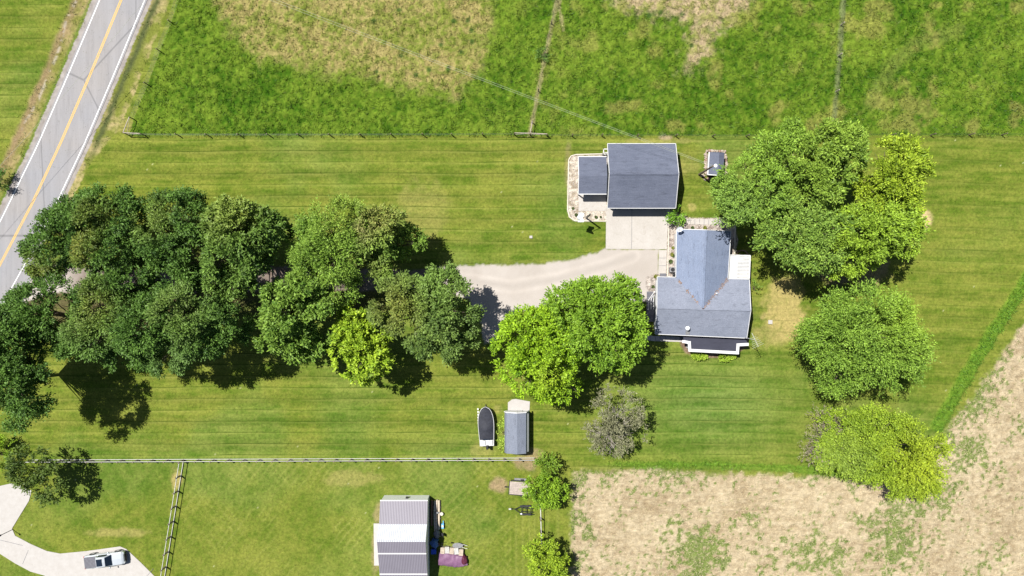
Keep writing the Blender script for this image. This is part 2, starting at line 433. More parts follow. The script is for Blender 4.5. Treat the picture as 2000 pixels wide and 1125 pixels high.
    hgt += np.where(reg == 1, (0.42 * (fin - .35) + .22 * (mid - .4)) * soft, 0)
    hgt += np.where(reg == 2, 0.16 * (fin - .4) + 0.10 * (st2 - .4), 0)
    hgt += np.where(tg > .3, .3 * tg * (fin), 0) + np.where(reg == 0, .03 * (fin - .5), 0)
    hgt = np.where((reg == 0) & (tg < .3), np.minimum(hgt, 0.012), hgt)
    keep = (sdpoly(px, py, NEIGH) < .5)
    hgt[keep] = 0
    hgt[(reg >= 3)] = 0
    nfx = np.arange(nx - 1); nfy = np.arange(ny - 1)
    A = (nfy[:, None] * nx + nfx[None, :])
    F = np.stack([A, A + 1, A + nx + 1, A + nx], -1).reshape(-1, 4)
    rf = reg[:-1, :-1].reshape(-1)
    V = np.stack([X.ravel(), Y.ravel(), hgt.ravel()], -1)
    mow = np.where(reg == 0, np.clip(amp, 0, 1), 0); CL = np.concatenate([np.clip(col, 0.004, 1).reshape(-1, 3), mow.reshape(-1, 1)], -1)
    m = N('ground_cover')
    at = m.n('ShaderNodeAttribute', attribute_name='tone')
    n1 = m.noise(2.6, 5, 0.75); n2 = m.noise(9.0, 3, .8)
    f = m.ramp(n1, [(0.28, .62), (0.5, 1.0), (0.72, 1.42)])
    f2 = m.ramp(n2, [(0.3, .78), (0.7, 1.25)])
    c = m.mix(1.0, m.mix(1.0, at.outputs['Color'], f, 'MULTIPLY'), f2, 'MULTIPLY')
    def lines(nn, colr):
        sx = nn.n('ShaderNodeSeparateXYZ'); nn.l(nn.geo.outputs['Position'], sx.inputs[0])
        def mt(op, a, b=None, cc=None):
            o = nn.n('ShaderNodeMath', operation=op)
            for k_, v_ in enumerate((a, b, cc)):
                if v_ is None: continue
                if isinstance(v_, (int, float)): o.inputs[k_].default_value = v_
                else: nn.l(v_, o.inputs[k_])
            return o.outputs[0]
        ph_ = mt('MULTIPLY', sx.outputs[1], -S / 22.0)
        tl = mt('MAXIMUM', mt('SUBTRACT', sx.outputs[0], 37.0), 0.0)
        ph_ = mt('ADD', ph_, mt('MULTIPLY', tl, -.027))
        ph_ = mt('ADD', ph_, mt('MULTIPLY', nn.noise(.05, 2, .5), .5))
        fr_ = mt('FRACT', mt('ADD', ph_, 100.0))
        dk = nn.ramp(fr_, [(0, 0), (.015, 1), (.09, 1), (.13, 0)])
        lt = nn.ramp(fr_, [(.10, 0), (.14, 1), (.22, .6), (.34, 0)])
        brk = nn.ramp(nn.noise(.5, 4, .7, nn.pos((.22, 2.2, 1))), [(.38, .15), (.6, 1)])
        am = mt('MULTIPLY', at.outputs['Alpha'], brk)
        c1 = nn.mix(mt('MULTIPLY', dk, mt('MULTIPLY', am, .85)), colr, (0.035, 0.065, 0.005))
        return nn.mix(mt('MULTIPLY', lt, mt('MULTIPLY', am, .50)), c1, (0.27, 0.28, 0.07))
    m.bsdf(lines(m, c), 0.95, 0.1, 0, n1, 0.5, 0.12)
    m1 = N('pasture_cover'); at1 = m1.n('ShaderNodeAttribute', attribute_name='tone')
    q1 = m1.noise(3.6, 6, .8); q2 = m1.noise(1.1, 5, .7)
    c1 = m1.mix(1.0, m1.mix(1.0, at1.outputs['Color'], m1.ramp(q1, [(.3, .62), (.5, 1.08), (.7, 1.6)]), 'MULTIPLY'), m1.ramp(q2, [(.3, .75), (.7, 1.25)]), 'MULTIPLY')
    m1.bsdf(c1, .95, .1, 0, q1, .8, .2)
    m2 = N('stubble'); at2 = m2.n('ShaderNodeAttribute', attribute_name='tone')
    s1 = m2.noise(2.2, 5, .8, m2.pos((.45, 1.6, 1), rz=R(-6)), dist=.6); s2 = m2.noise(9, 3, .8)
    c2 = m2.mix(1.0, m2.mix(1.0, at2.outputs['Color'], m2.ramp(s1, [(.32, .70), (.5, 1.0), (.68, 1.30)]), 'MULTIPLY'), m2.ramp(s2, [(.3, .75), (.7, 1.22)]), 'MULTIPLY')
    m2.bsdf(c2, .95, .1, 0, s1, .5, .1)
    m5 = N('gravel'); at5 = m5.n('ShaderNodeAttribute', attribute_name='tone')
    q1 = m5.noise(12, 4, .85); c5 = m5.mix(1.0, at5.outputs['Color'], m5.ramp(q1, [(.3, .82), (.7, 1.15)]), 'MULTIPLY')
    m5.bsdf(c5, .9, .15, 0, q1, .3, .03)
    names = {0: ('lawn', 'structure'), 1: ('pasture', 'structure'), 2: ('stubble_field', 'structure'), 3: ('verge', 'structure'), 4: ('gravel_driveway', 'structure'),
             5: ('road_shoulder', 'structure'), 6: ('stone_bed', 'structure'), 7: ('mulch_bed', 'structure')}
    for k, (nm, kd) in names.items():
        f_ = F[rf == k]
        u, inv = np.unique(f_.ravel(), return_inverse=True)
        me = bpy.data.meshes.new(nm)
        me.vertices.add(len(u)); me.vertices.foreach_set('co', V[u].astype(np.float32).ravel())
        nf = len(f_); me.loops.add(nf * 4); me.loops.foreach_set('vertex_index', inv.astype(np.int32))
        me.polygons.add(nf); me.polygons.foreach_set('loop_start', np.arange(0, nf * 4, 4, dtype=np.int32))
        me.polygons.foreach_set('use_smooth', np.ones(nf, bool))
        ca = me.color_attributes.new('tone', 'FLOAT_COLOR', 'POINT'); ca.data.foreach_set('color', CL[u].astype(np.float32).ravel())
        me.update(); me.validate()
        me.materials.append(m5.m if k in (4, 5) else m1.m if k == 1 else m2.m if k == 2 else m.m)
        o = bpy.data.objects.new(nm, me); C.objects.link(o); o['kind'] = kd
    # land out to the horizon
    g2 = N('far_grass')
    g2.bsdf(g2.ramp(g2.noise(.06, 6, .7), [(.3, (.08, .13, .014)), (.7, (.18, .19, .035))]), .95, .1)
    b = MB(); x0, x1, y0, y1, W = xs[0], xs[-1], ys[0], ys[-1], 3000
    for a in ((-W, -W, W, y0), (-W, y1, W, W), (-W, y0, x0, y1), (x1, y0, W, y1)):
        b.add([(a[0], a[1], 0), (a[2], a[1], 0), (a[2], a[3], 0), (a[0], a[3], 0)], [(0, 1, 2, 3)])
    tag(b.build('ground', g2.m, local=True), kind='structure')
    return dict(X=X, Y=Y, reg=reg, col=col, hgt=hgt, xs=xs, ys=ys, st=st, wg=wg, tg=tg)

GD = ground()
def gz(x, y):
    i = np.clip(((x - GD['xs'][0]) / GD['st']).astype(int), 0, len(GD['xs']) - 1)
    j = np.clip(((y - GD['ys'][0]) / GD['st']).astype(int), 0, len(GD['ys']) - 1)
    return j, i

# ------------------------------------------------------------------ materials
M = {}
def mats():
    # concrete
    m = N('concrete')
    c = m.ramp(m.noise(.35, 6, .65), [(.3, (.40, .37, .335)), (.7, (.485, .455, .425))])
    c = m.mix(.35, c, m.ramp(m.noise(6, 5, .7), [(.3, (.36, .335, .30)), (.7, (.54, .51, .48))]))
    c = m.mix(m.ramp(m.noise(.9, 5, .75, dist=1.0), [(.56, 0), (.72, .45)]), c, (.30, .26, .21))
    M['concrete'] = m.bsdf(c, .85, .2, 0, m.noise(12, 3, .6), .15, .02)
    m = N('white_concrete')
    M['white_concrete'] = m.bsdf(m.ramp(m.noise(1.2, 5, .7), [(.3, (.41, .385, .36)), (.7, (.47, .45, .43))]), .85, .2)
    # asphalt
    m = N('asphalt')
    v = m.pos((1, 1, 1), rz=R(-23))
    st = m.noise(1.0, 4, .6, m.pos((1.1, .06, 1), rz=R(-24)))
    c = m.ramp(st, [(.3, (.25, .24, .245)), (.7, (.34, .33, .34))])
    c = m.mix(.35, c, m.ramp(m.noise(14, 3, .8), [(.3, (.16, .155, .155)), (.7, (.36, .35, .35))]))
    c = m.mix(.35, c, m.ramp(m.noise(.12, 3, .5), [(.35, (.29, .265, .25)), (.65, (.22, .235, .275))]))
    vo = m.n('ShaderNodeTexVoronoi', feature='DISTANCE_TO_EDGE'); vo.inputs['Scale'].default_value = .11
    m.l(m.pos((1, .5, 1), rz=R(20)), vo.inputs['Vector'])
    c = m.mix(m.ramp(vo.outputs['Distance'], [(0, .55), (.006, .4), (.012, 0)]), c, (.10, .10, .105))
    c = m.mix(m.ramp(m.noise(.9, 5, .8, m.pos((1.0, .12, 1), rz=R(-24))), [(.52, 0), (.66, .28)]), c, (.15, .145, .15))
    M['asphalt'] = m.bsdf(c, .8, .3, 0, m.noise(20, 2, .6), .1, .01)
    def paint(nm, col):
        m = N(nm); c = m.mix(m.ramp(m.noise(3, 6, .8), [(.52, 0), (.72, .7)]), col, (.3, .29, .28)); return m.bsdf(c, .6, .3)
    M['white_line'] = paint('white_line', (.80, .80, .80)); M['yellow_line'] = paint('yellow_line', (.72, .42, .06))
    # shingles
    def shingle(nm, a, b, horiz=True, streak=(.5, 6)):
        m = N(nm)
        sx, sy = streak if horiz else streak[::-1]
        n1 = m.noise(1.0, 4, .7, m.pos((sx * 1.2, sy * .55, 1)))
        n2 = m.noise(.35, 4, .6)
        c = m.ramp(n1, [(.3, a), (.7, b)])
        c = m.mix(.5, c, m.ramp(n2, [(.3, a), (.7, b)]))
        w_ = m.n('ShaderNodeTexWave', wave_type='BANDS', bands_direction='Y' if horiz else 'X', wave_profile='SAW')
        w_.inputs['Scale'].default_value = 1.1; w_.inputs['Distortion'].default_value = .3
        m.l(m.pos(), w_.inputs['Vector'])
        dsh = m.noise(1.0, 3, .6, m.pos((.9, 3.2, 1) if horiz else (3.2, .9, 1)), dist=.6)
        c = m.mix(.8, c, m.ramp(dsh, [(.33, .72), (.42, 1.0), (.62, 1.0), (.72, 1.14)]), 'MULTIPLY')
        c = m.mix(.45, c, m.ramp(w_.outputs['Fac'], [(0, .6), (.12, 1), (1, 1)]), 'MULTIPLY')
        c = m.mix(m.ramp(m.noise(11, 2, .7), [(.35, .35), (.65, 0)]), c, (.03, .03, .04))
        return m.bsdf(c, .75, .25, 0, n1, .3, .04)
    M['shingle_garage'] = shingle('shingle_garage', (.10, .115, .165), (.165, .185, .25))
    M['shingle_house'] = shingle('shingle_house', (.21, .235, .30), (.29, .315, .395), True, (1.0, 2.0))
    M['shingle_wing'] = shingle('shingle_wing', (.18, .225, .33), (.245, .29, .40), False, (1.0, 2.0))
    M['shingle_porch'] = shingle('shingle_porch', (.035, .037, .055), (.06, .062, .09))
    M['shingle_shed'] = shingle('shingle_shed', (.17, .195, .25), (.24, .265, .33), False, (1.0, 2.0))
    # ribbed metal
    def ribbed(nm, a, b, sc_, wob=0.0, rough=.45, metal=.0, bs=.6):
        m = N(nm)
        w_ = m.n('ShaderNodeTexWave', wave_type='BANDS', bands_direction='X', wave_profile='SIN')
        w_.inputs['Scale'].default_value = sc_; w_.inputs['Distortion'].default_value = wob; w_.inputs['Detail'].default_value = 1
        m.l(m.pos((1, .25, 1)), w_.inputs['Vector'])
        c = m.ramp(w_.outputs['Fac'], [(.0, a), (.75, b), (1, b)])
        c = m.mix(.25, c, m.ramp(m.noise(.6, 5, .7), [(.3, .8), (.7, 1.15)]), 'MULTIPLY')
        return m.bsdf(c, rough, .5, metal, w_.outputs['Fac'], bs, .05)
    M['ribbed_grey'] = ribbed('ribbed_grey', (.165, .15, .18), (.245, .23, .275), 1.35)
    M['ribbed_white_sheen'] = ribbed('ribbed_white_sheen', (.36, .38, .42), (.66, .68, .72), 1.2, 2.2, .4)  # reflection on the glossy steep slope put into the colour as white
    M['awning'] = ribbed('awning', (.55, .55, .54), (.62, .62, .61), .1)
    # plain
    for k, c, r, va in (('white', (.64, .64, .64), .55, .06), ('barn_white', (.80, .81, .83), .5, .04), ('cream', (.62, .57, .48), .7, .1), ('siding', (.66, .67, .68), .65, .08), ('dark_metal', (.03, .03, .035), .45, .2),
                        ('black', (.015, .015, .018), .5, .3), ('grey', (.22, .22, .23), .6, .2), ('silver', (.50, .56, .64), .3, .05), ('post_wood', (.17, .13, .10), .85, .3),
                        ('pale_wood', (.55, .46, .36), .85, .2), ('grey_wood', (.40, .34, .30), .85, .25), ('bark', (.14, .11, .085), .9, .35), ('bare_bark', (.52, .46, .42), .85, .2), ('grey_bark', (.26, .21, .18), .85, .2),
                        ('rock', (.40, .33, .27), .85, .3), ('red_rock', (.30, .19, .15), .85, .3), ('board', (.58, .57, .54), .7, .15), ('blue_tarp', (.07, .16, .38), .5, .25), ('blue_bin', (.02, .09, .55), .4, .1),
                        ('purple_tarp', (.20, .10, .18), .5, .18), ('maroon', (.10, .02, .04), .5, .2), ('sky_blue', (.12, .42, .72), .45, .1), ('brown', (.20, .10, .06), .7, .2), ('wire', (.40, .42, .34), .5, .1),
                        ('deck', (.13, .13, .15), .8, .2), ('boat_cover', (.028, .03, .042), .75, .3), ('rubber', (.02, .02, .02), .8, .2), ('leaf_litter', (.42, .20, .10), .9, .3), ('red', (.45, .03, .02), .4, .1), ('steel', (.5, .5, .5), .35, .1)):
        M[k] = plain(k, c, r, va)
    M['truck_paint'] = plain('truck_paint', (.55, .59, .63), .28, .03, 2, 0.25, .5, .6, 0.0)
    M['glass'] = plain('glass', (.012, .02, .035), .06, .1, 1, 0, .8, 0, 0.0)
    M['lamp'] = plain('lamp', (.85, .88, .92), .3, .02)
    # leaves: colour carried per leaf
    m = N('leaf')
    at = m.n('ShaderNodeAttribute', attribute_name='tone')
    d = m.n('ShaderNodeBsdfPrincipled'); d.inputs['Roughness'].default_value = .55; d.inputs['Specular IOR Level'].default_value = .25
    m.l(at.outputs['Color'], d.inputs['Base Color'])
    tr = m.n('ShaderNodeBsdfTranslucent'); m.l(m.mix(1.0, at.outputs['Color'], (1.15, 1.25, .5), 'MULTIPLY'), tr.inputs[0])
    mx = m.n('ShaderNodeMixShader'); mx.inputs[0].default_value = .16
    m.l(d.outputs[0], mx.inputs[1]); m.l(tr.outputs[0], mx.inputs[2]); m.l(mx.outputs[0], m.out.inputs[0])
    M['leaf'] = m.m
mats()

# ------------------------------------------------------------------ leaf clouds
def leaf_mesh(name, p, d, L, Wd, colr, rng, mat, parent=None, kind=None, flat=0.6):
    n = len(p)
    up = np.array([0, 0, 1.0]) + rng.normal(0, flat, (n, 3))
    side = np.cross(d, up); side /= np.linalg.norm(side, axis=1, keepdims=True) + 1e-9
    L = L[:, None]; Wd = Wd[:, None]
    v = np.stack([p, p + d * L * .45 + side * Wd, p + d * L, p + d * L * .45 - side * Wd], 1).reshape(-1, 3)
    if parent is not None: v = v - np.array(tuple(ABS(parent)))
    me = bpy.data.meshes.new(name)
    me.vertices.add(4 * n); me.vertices.foreach_set('co', v.astype(np.float32).ravel())
    me.loops.add(4 * n); me.loops.foreach_set('vertex_index', np.arange(4 * n, dtype=np.int32))
    me.polygons.add(n); me.polygons.foreach_set('loop_start', np.arange(0, 4 * n, 4, dtype=np.int32))
    ca = me.color_attributes.new('tone', 'FLOAT_COLOR', 'POINT')
    cc = np.repeat(np.concatenate([np.clip(colr, .003, 1), np.ones((n, 1))], 1), 4, 0)
    ca.data.foreach_set('color', cc.astype(np.float32).ravel())
    me.update(); me.materials.append(mat)
    o = bpy.data.objects.new(name, me); C.objects.link(o)
    if parent is not None: o.parent = parent
    if kind: o['kind'] = kind
    return o

def rand_dir(rng, n):
    v = rng.normal(0, 1, (n, 3)); return v / np.linalg.norm(v, axis=1, keepdims=True)

def tree(name, label, lobes, trunk_px, cols, seed, dens=185, leaf=.36, group=None, cat='tree', bark='bark', limbs=9, holes=.0, bough=.30, droop=0.0, bare=0, tr=.28, tint=None, fullness=.6, twig=.9, smooth=.15):
    """lobes: (px, py, rx, ry, z, rz): what the photograph shows of each mass of the crown and the height of its middle"""
    rng = np.random.RandomState(seed)
    base = P(*trunk_px, 0)
    root = thing(name, label, cat, base, 0, group)
    pts = []; dirs = []; bcol = []; rads = []; tips = []
    a, b = np.array(cols[0]) * 1.0, np.array(cols[1]) * 1.5
    for (x, y, rx, ry, z, rz) in lobes:
        if z > 5.5: z *= 1.12
        c = np.array(P(x, y, z)); k = (1 - z / H) / S
        r = np.array([rx * k, ry * k, rz])
        rm = (r[0] + r[1]) / 2
        nb = int((8 + 1.1 * rm * rm * (.30 / bough) ** 2 * .42) * (1 + 1.6 * smooth))
        bd = rand_dir(rng, nb * 3); bd = bd[bd[:, 2] > -.2][:nb]
        br = bough * rm * rng.uniform(.6, 1.15, len(bd)) * (1 - .25 * smooth); br = np.clip(br, .3, 1.8)
        f = np.clip(1 - (br * .7 + .5 * twig) / rm, .3, 1) * rng.uniform(.70 + .2 * smooth, 1.10 - .04 * smooth, len(bd))
        ni = int(len(bd) * (.5 + .3 * smooth)); bd = np.concatenate([bd, rand_dir(rng, ni)]); br = np.concatenate([br, np.full(ni, .33 * rm)]); f = np.concatenate([f, rng.uniform(.05, .55, ni)]); nb = len(bd)
        bc = c + bd * r * f[:, None]
        tot = int(dens * math.pi * r[0] * r[1])
        wts = br ** 2; wts = wts / wts.sum()
        idx = rng.choice(len(bd), tot, p=wts)
        # twigs: each a spray of leaves along a short stem growing out of the bough
        per = 13
        nt_ = max(tot // per, 6)
        ti = rng.choice(len(bd), nt_, p=wts)
        rad = (bc[ti] - c); rad[:, 2] = rad[:, 2] * .6; rad /= np.linalg.norm(rad, axis=1, keepdims=True) + 1e-6
        td = rand_dir(rng, nt_) * .85 + rad * 1.0 + np.array([0, 0, .28]); td /= np.linalg.norm(td, axis=1, keepdims=True)
        tp = bc[ti] + td * (br[ti] * rng.uniform(.35, .95, nt_) ** fullness)[:, None] * np.array([1, 1, .8])
        if holes:
            hn = np.array([mnoise.noise(Vector(q) * .55 + Vector((seed, 0, 0))) for q in tp])
            keep = hn < (.55 - holes); tp, td, ti = tp[keep], td[keep], ti[keep]; nt_ = len(tp)
        td2 = td + rand_dir(rng, nt_) * .35 + rad[:nt_] * .25; td2[:, 2] *= .45; td2 /= np.linalg.norm(td2, axis=1, keepdims=True)
        tl_ = rng.uniform(.5, 1.25, nt_) * twig
        li = np.repeat(np.arange(nt_), per); u = np.tile(np.linspace(0, 1, per), nt_)
        lp = tp[li] + td2[li] * (u * tl_[li])[:, None] + rng.normal(0, .075 + leaf * .12, (len(li), 3))
        ld = td2[li] * .75 + rand_dir(rng, len(li)) * .7 + np.array([0, 0, -droop]); ld /= np.linalg.norm(ld, axis=1, keepdims=True)
        mixv = np.clip(rng.uniform(0, 1, nb)[ti[li] % nb] * .35 + rng.uniform(0, 1, nt_)[li] * .5 + .12 * u + rng.normal(0, .12, len(li)), 0, 1)
        cc = a * (1 - mixv[:, None]) + b * mixv[:, None]
        if tint:
            for (tx, ty, trr, tc, ts) in tint:
                q = np.array(P(tx, ty, z))
                tc = tuple(np.array(tc) * 1.4); dd = np.hypot(lp[:, 0] - q[0], lp[:, 1] - q[1]) / (trr / S)
                wt = (np.clip(1.3 - dd, 0, 1) * ts * rng.uniform(.4, 1, len(lp)))[:, None]
                cc = cc * (1 - wt) + np.array(tc) * wt
        cc = cc * rng.uniform(.7, 1.25, (len(li), 1))
        pts.append(lp); dirs.append(ld); bcol.append(cc)
        tips += [(Vector(bc[i]), br[i]) for i in rng.choice(len(bd), min(limbs, len(bd)), replace=False)]
    p = np.concatenate(pts); d = np.concatenate(dirs); cc = np.concatenate(bcol)
    ok = p[:, 2] > .15; p, d, cc = p[ok], d[ok], cc[ok]
    leaf_mesh('crown', p, d, rng.uniform(.7, 1.3, len(p)) * leaf, rng.uniform(.75, 1.25, len(p)) * leaf * .24, cc, rng, M['leaf'], root)
    # trunk and limbs
    tb = MB(); zc = sum(l[4] for l in lobes) / len(lobes); cen = sum((P(l[0], l[1], l[4]) for l in lobes), Vector()) / len(lobes)
    fork = base.lerp(cen, .42); fork.z = zc * .38
    tb.tube([base, base.lerp(fork, .5) + Vector((.05, -.04, 0)), fork], [tr * 1.35, tr, tr * .85], 9)
    for tp_, r_ in tips:
        midp = fork.lerp(tp_, .5) + Vector(rng.uniform(-.4, .4, 3)) + Vector((0, 0, .3))
        end = tp_ + Vector((0, 0, -r_ * .2))
        tb.tube([fork, fork.lerp(midp, .55) + Vector(rng.uniform(-.15, .15, 3)), midp, end], [tr * .5, tr * .36, tr * .24, tr * .07], 6)
        for q in range(2 + (3 if bare else 0)):
            e2 = end + Vector(rand_dir(rng, 1)[0]) * r_ * .9; e2.z = max(e2.z, .5)
            tb.tube([midp.lerp(end, rng.uniform(.1, .6)), midp.lerp(e2, .6), e2], [tr * .16, tr * .1, tr * .03], 5)
    tb.build('trunk', M[bark], root, smooth=True)
    return root

DG = ((.030, .080, .012), (.108, .200, .034))      # dark evergreen-like greens
MG = ((.070, .155, .018), (.19, .295, .045))          # mid greens
LG = ((.10, .21, .012), (.27, .40, .028))          # fresh lime greens
YG = ((.12, .21, .012), (.31, .40, .03))           # yellow greens
OL = (.24, .23, .045)
BRN = (.34, .25, .10)
row = 'dark green trees over the drive entrance'
east = 'tall trees behind the house'

tree('shade_tree', 'dark green tree leaning over the road edge, western tip of the tree row', [(134, 478, 72, 74, 9, 4.5), (94, 500, 42, 46, 8, 3), (150, 425, 48, 42, 8.5, 3)], (165, 490), DG, 1, leaf=.32, twig=.95, smooth=0, bough=.33, group=row, tint=[(90, 530, 35, OL, .5)])
tree('shade_tree', 'dark green tree north in the tree row with an olive patch on its crown', [(222, 425, 66, 60, 10, 4.5), (240, 405, 40, 36, 8, 4), (280, 420, 30, 34, 8, 4), (215, 490, 65, 45, 10, 4.5), (180, 415, 40, 40, 9, 4)], (265, 470), DG, 2, leaf=.32, twig=.95, smooth=0, bough=.33, group=row, tint=[(170, 480, 40, OL, .75), (210, 420, 30, OL, .4)])
tree('shade_tree', 'dark green tree with two humps against the north lawn', [(325, 430, 60, 58, 10, 4.5), (360, 500, 50, 44, 9, 4), (382, 420, 38, 52, 10, 4.5), (330, 480, 62, 48, 9.5, 4.5)], (370, 465), DG, 3, leaf=.32, twig=.95, smooth=0, bough=.33, group=row, tint=[(310, 430, 40, (.19, .24, .05), .7)])
tree('shade_tree', 'tall green tree at the row middle with pale olive top beside a dark gap', [(472, 450, 74, 66, 11, 5), (465, 505, 70, 50, 10.5, 4.5), (520, 450, 50, 42, 8, 4), (455, 555, 60, 30, 8.5, 3.5)], (500, 480), ((.052, .115, .018), (.14, .23, .04)), 4, leaf=.42, twig=.75, group=row, tint=[(455, 420, 50, (.24, .30, .06), .7), (480, 400, 40, (.24, .30, .06), .6)])
tree('shade_tree', 'dark green tree on the south side of the drive nearest the road', [(100, 610, 76, 66, 9, 4.5), (60, 600, 45, 40, 8, 3.5), (150, 660, 45, 42, 8, 3.5)], (160, 610), DG, 5, leaf=.32, twig=.95, smooth=0, bough=.33, group=row)
tree('shade_tree', 'broad green tree between the two western trees south of the drive', [(205, 600, 66, 62, 11, 4.5), (195, 655, 66, 50, 10, 4), (240, 560, 45, 40, 10, 4)], (265, 610), DG, 6, leaf=.32, twig=.95, smooth=0, bough=.33, group=row, tint=[(190, 600, 50, OL, .45), (170, 660, 40, (.16, .25, .06), .6)])
tree('shade_tree', 'large green tree with ragged south edge over the lower lawn', [(375, 620, 82, 76, 12, 5), (340, 690, 56, 46, 9, 4), (430, 650, 60, 60, 9.5, 4.5)], (410, 610), DG, 7, leaf=.32, twig=.95, smooth=0, bough=.33, group=row, tint=[(360, 600, 60, (.19, .25, .06), .6), (350, 710, 40, (.17, .26, .08), .6)])
tree('shade_tree', 'dense green tree in the heart of the row over the drive', [(285, 635, 70, 66, 11.5, 5), (260, 690, 46, 42, 9, 4), (270, 545, 66, 40, 9, 4), (345, 555, 60, 34, 9, 4)], (320, 610), DG, 8, leaf=.32, twig=.95, smooth=0, bough=.33, group=row, tint=[(205, 620, 40, OL, .4)])
tree('shade_tree', 'dark tree cut by the left edge of the photo, tall with a long shadow', [(26, 755, 74, 80, 11.5, 5), (10, 680, 80, 76, 11, 5), (30, 640, 55, 46, 9, 4), (65, 690, 50, 56, 7.5, 4), (60, 770, 40, 50, 8, 4)], (70, 735), DG, 9, leaf=.32, twig=.95, smooth=0, bough=.33, group=row, holes=.05)
tree('shade_tree', 'bright mid green tree north of the drive beside the brown tinged tree', [(655, 440, 68, 58, 10, 4.5), (645, 500, 70, 62, 10, 5), (660, 555, 48, 38, 8, 4), (610, 500, 40, 38, 9, 3.5)], (690, 490), ((.08, .17, .018), (.21, .32, .045)), 12, leaf=.30, twig=1.2, group='trees along the drive', tint=[(680, 410, 50, (.26, .33, .05), .5)])
tree('shade_tree', 'brown tinged green tree north of the drive with thin eastern side', [(735, 460, 50, 56, 9, 4.5), (755, 440, 40, 34, 8, 3.5), (795, 470, 34, 32, 6, 3), (745, 510, 46, 42, 7.5, 4)], (765, 485), MG, 13, group='trees along the drive', tint=[(750, 425, 45, (.30, .26, .08), .65), (715, 455, 26, (.28, .22, .11), .6), (730, 520, 36, (.24, .22, .08), .4)])
tree('shade_tree', 'rounded green tree south of the drive west of the lime green tree', [(575, 600, 68, 58, 10, 4.5), (560, 650, 58, 50, 9, 4), (590, 570, 50, 34, 8.5, 3.5), (600, 665, 48, 36, 7.5, 3.5)], (615, 620), MG, 14, leaf=.43, twig=.8, bough=.26, group='trees along the drive')
tree('shade_tree', 'wide dark green tree south of the drive at its eastern bend', [(800, 600, 74, 62, 9.5, 4.5), (870, 600, 68, 70, 10, 5), (860, 650, 70, 50, 8.5, 4), (862, 542, 30, 30, 9, 3)], (860, 610), ((.06, .115, .025), (.16, .24, .05)), 15, group='trees along the drive', tint=[(780, 600, 50, OL, .6), (850, 545, 50, (.17, .28, .05), .6)])
tree('maple_tree', 'small round lime green tree on the lower lawn, in front of the tree row', [(710, 686, 60, 62, 7.4, 4), (690, 630, 38, 36, 6.8, 3)], (738, 675), ((.13, .25, .012), (.34, .46, .035)), 16, smooth=1.3, twig=.5, leaf=.46, dens=170, bough=.25)
tree('maple_tree', 'large bright green tree against the west side of the house', [(1165, 630, 92, 88, 10, 5.5), (1180, 590, 70, 60, 10, 5), (1110, 600, 50, 45, 8, 4), (1205, 680, 48, 46, 8, 4)], (1160, 640), ((.085, .185, .012), (.21, .34, .03)), 17, smooth=.8, twig=.75, group='bright trees west of the house')
tree('maple_tree', 'large lime green tree between the gravel drive and the small shed', [(1050, 690, 84, 86, 10, 5.5), (1040, 650, 62, 48, 9, 4.5), (1080, 740, 56, 48, 8, 4)], (1055, 690), ((.11, .23, .01), (.27, .42, .02)), 18, smooth=.9, twig=.7, group='bright trees west of the house', tint=[(1070, 730, 30, (.32, .36, .03), .4)])
tree('bare_tree', 'half bare grey tree with pale branches and sparse leaves on the south lawn', [(1208, 800, 54, 48, 5.6, 2.8), (1226, 838, 40, 36, 4.5, 2.2), (1188, 866, 42, 26, 4, 1.8), (1162, 846, 22, 26, 3.6, 1.6)], (1186, 842), ((.125, .13, .065), (.25, .245, .15)), 19, dens=70, leaf=.27, bark='bare_bark', limbs=10, bare=1, tr=.13, twig=.8, holes=.06)
tree('shade_tree', 'broad grey green tree nearest the utility pole and stone ringed shed', [(1465, 370, 70, 84, 10, 5.5), (1440, 400, 48, 50, 8.5, 4), (1510, 310, 60, 56, 10, 5), (1540, 265, 32, 28, 10, 3)], (1450, 390), ((.095, .185, .022), (.24, .37, .045)), 20, leaf=.30, group=east, holes=.05, tint=[(1420, 410, 60, (.17, .27, .08), .45)])
tree('shade_tree', 'tall tree reaching over the pasture fence behind the house', [(1615, 300, 70, 52, 11, 5), (1590, 350, 66, 60, 10.5, 5), (1650, 280, 40, 36, 11, 4)], (1560, 330), ((.095, .18, .02), (.24, .35, .045)), 21, group=east, holes=.06, bark='grey_bark')
tree('shade_tree', 'grey green tree with a thin open crown above the picnic lawn', [(1545, 445, 76, 70, 10, 5), (1600, 470, 62, 62, 10, 5), (1500, 430, 40, 40, 9, 4)], (1530, 450), ((.09, .18, .028), (.235, .35, .055)), 22, leaf=.33, twig=1.15, group=east, holes=.08, bark='grey_bark')
tree('shade_tree', 'yellow green tree at the eastern side of the group, brightest crown', [(1735, 350, 66, 74, 10, 5), (1755, 410, 52, 60, 9, 4.5), (1770, 300, 34, 30, 10, 3)], (1690, 380), YG, 23, group=east, tint=[(1740, 470, 60, (.17, .30, .02), .6)])
tree('shade_tree', 'lush green tree at the southern edge of the group beside a dead grass spot', [(1690, 460, 82, 62, 10, 5), (1660, 505, 60, 34, 8.5, 3.5), (1745, 455, 55, 52, 9, 4)], (1650, 470), ((.12, .21, .02), (.27, .40, .035)), 24, group=east)
tree('shade_tree', 'huge round bright green tree standing alone on the eastern lawn', [(1690, 640, 108, 82, 10, 5.5), (1640, 650, 82, 70, 9.5, 5), (1730, 690, 80, 68, 9, 4.5), (1640, 735, 48, 34, 7, 3), (1590, 660, 42, 34, 6.5, 3)], (1655, 650), ((.085, .17, .018), (.22, .345, .045)), 25, smooth=.45, twig=1.4, leaf=.29, tint=[(1760, 620, 60, (.28, .40, .03), .5)])
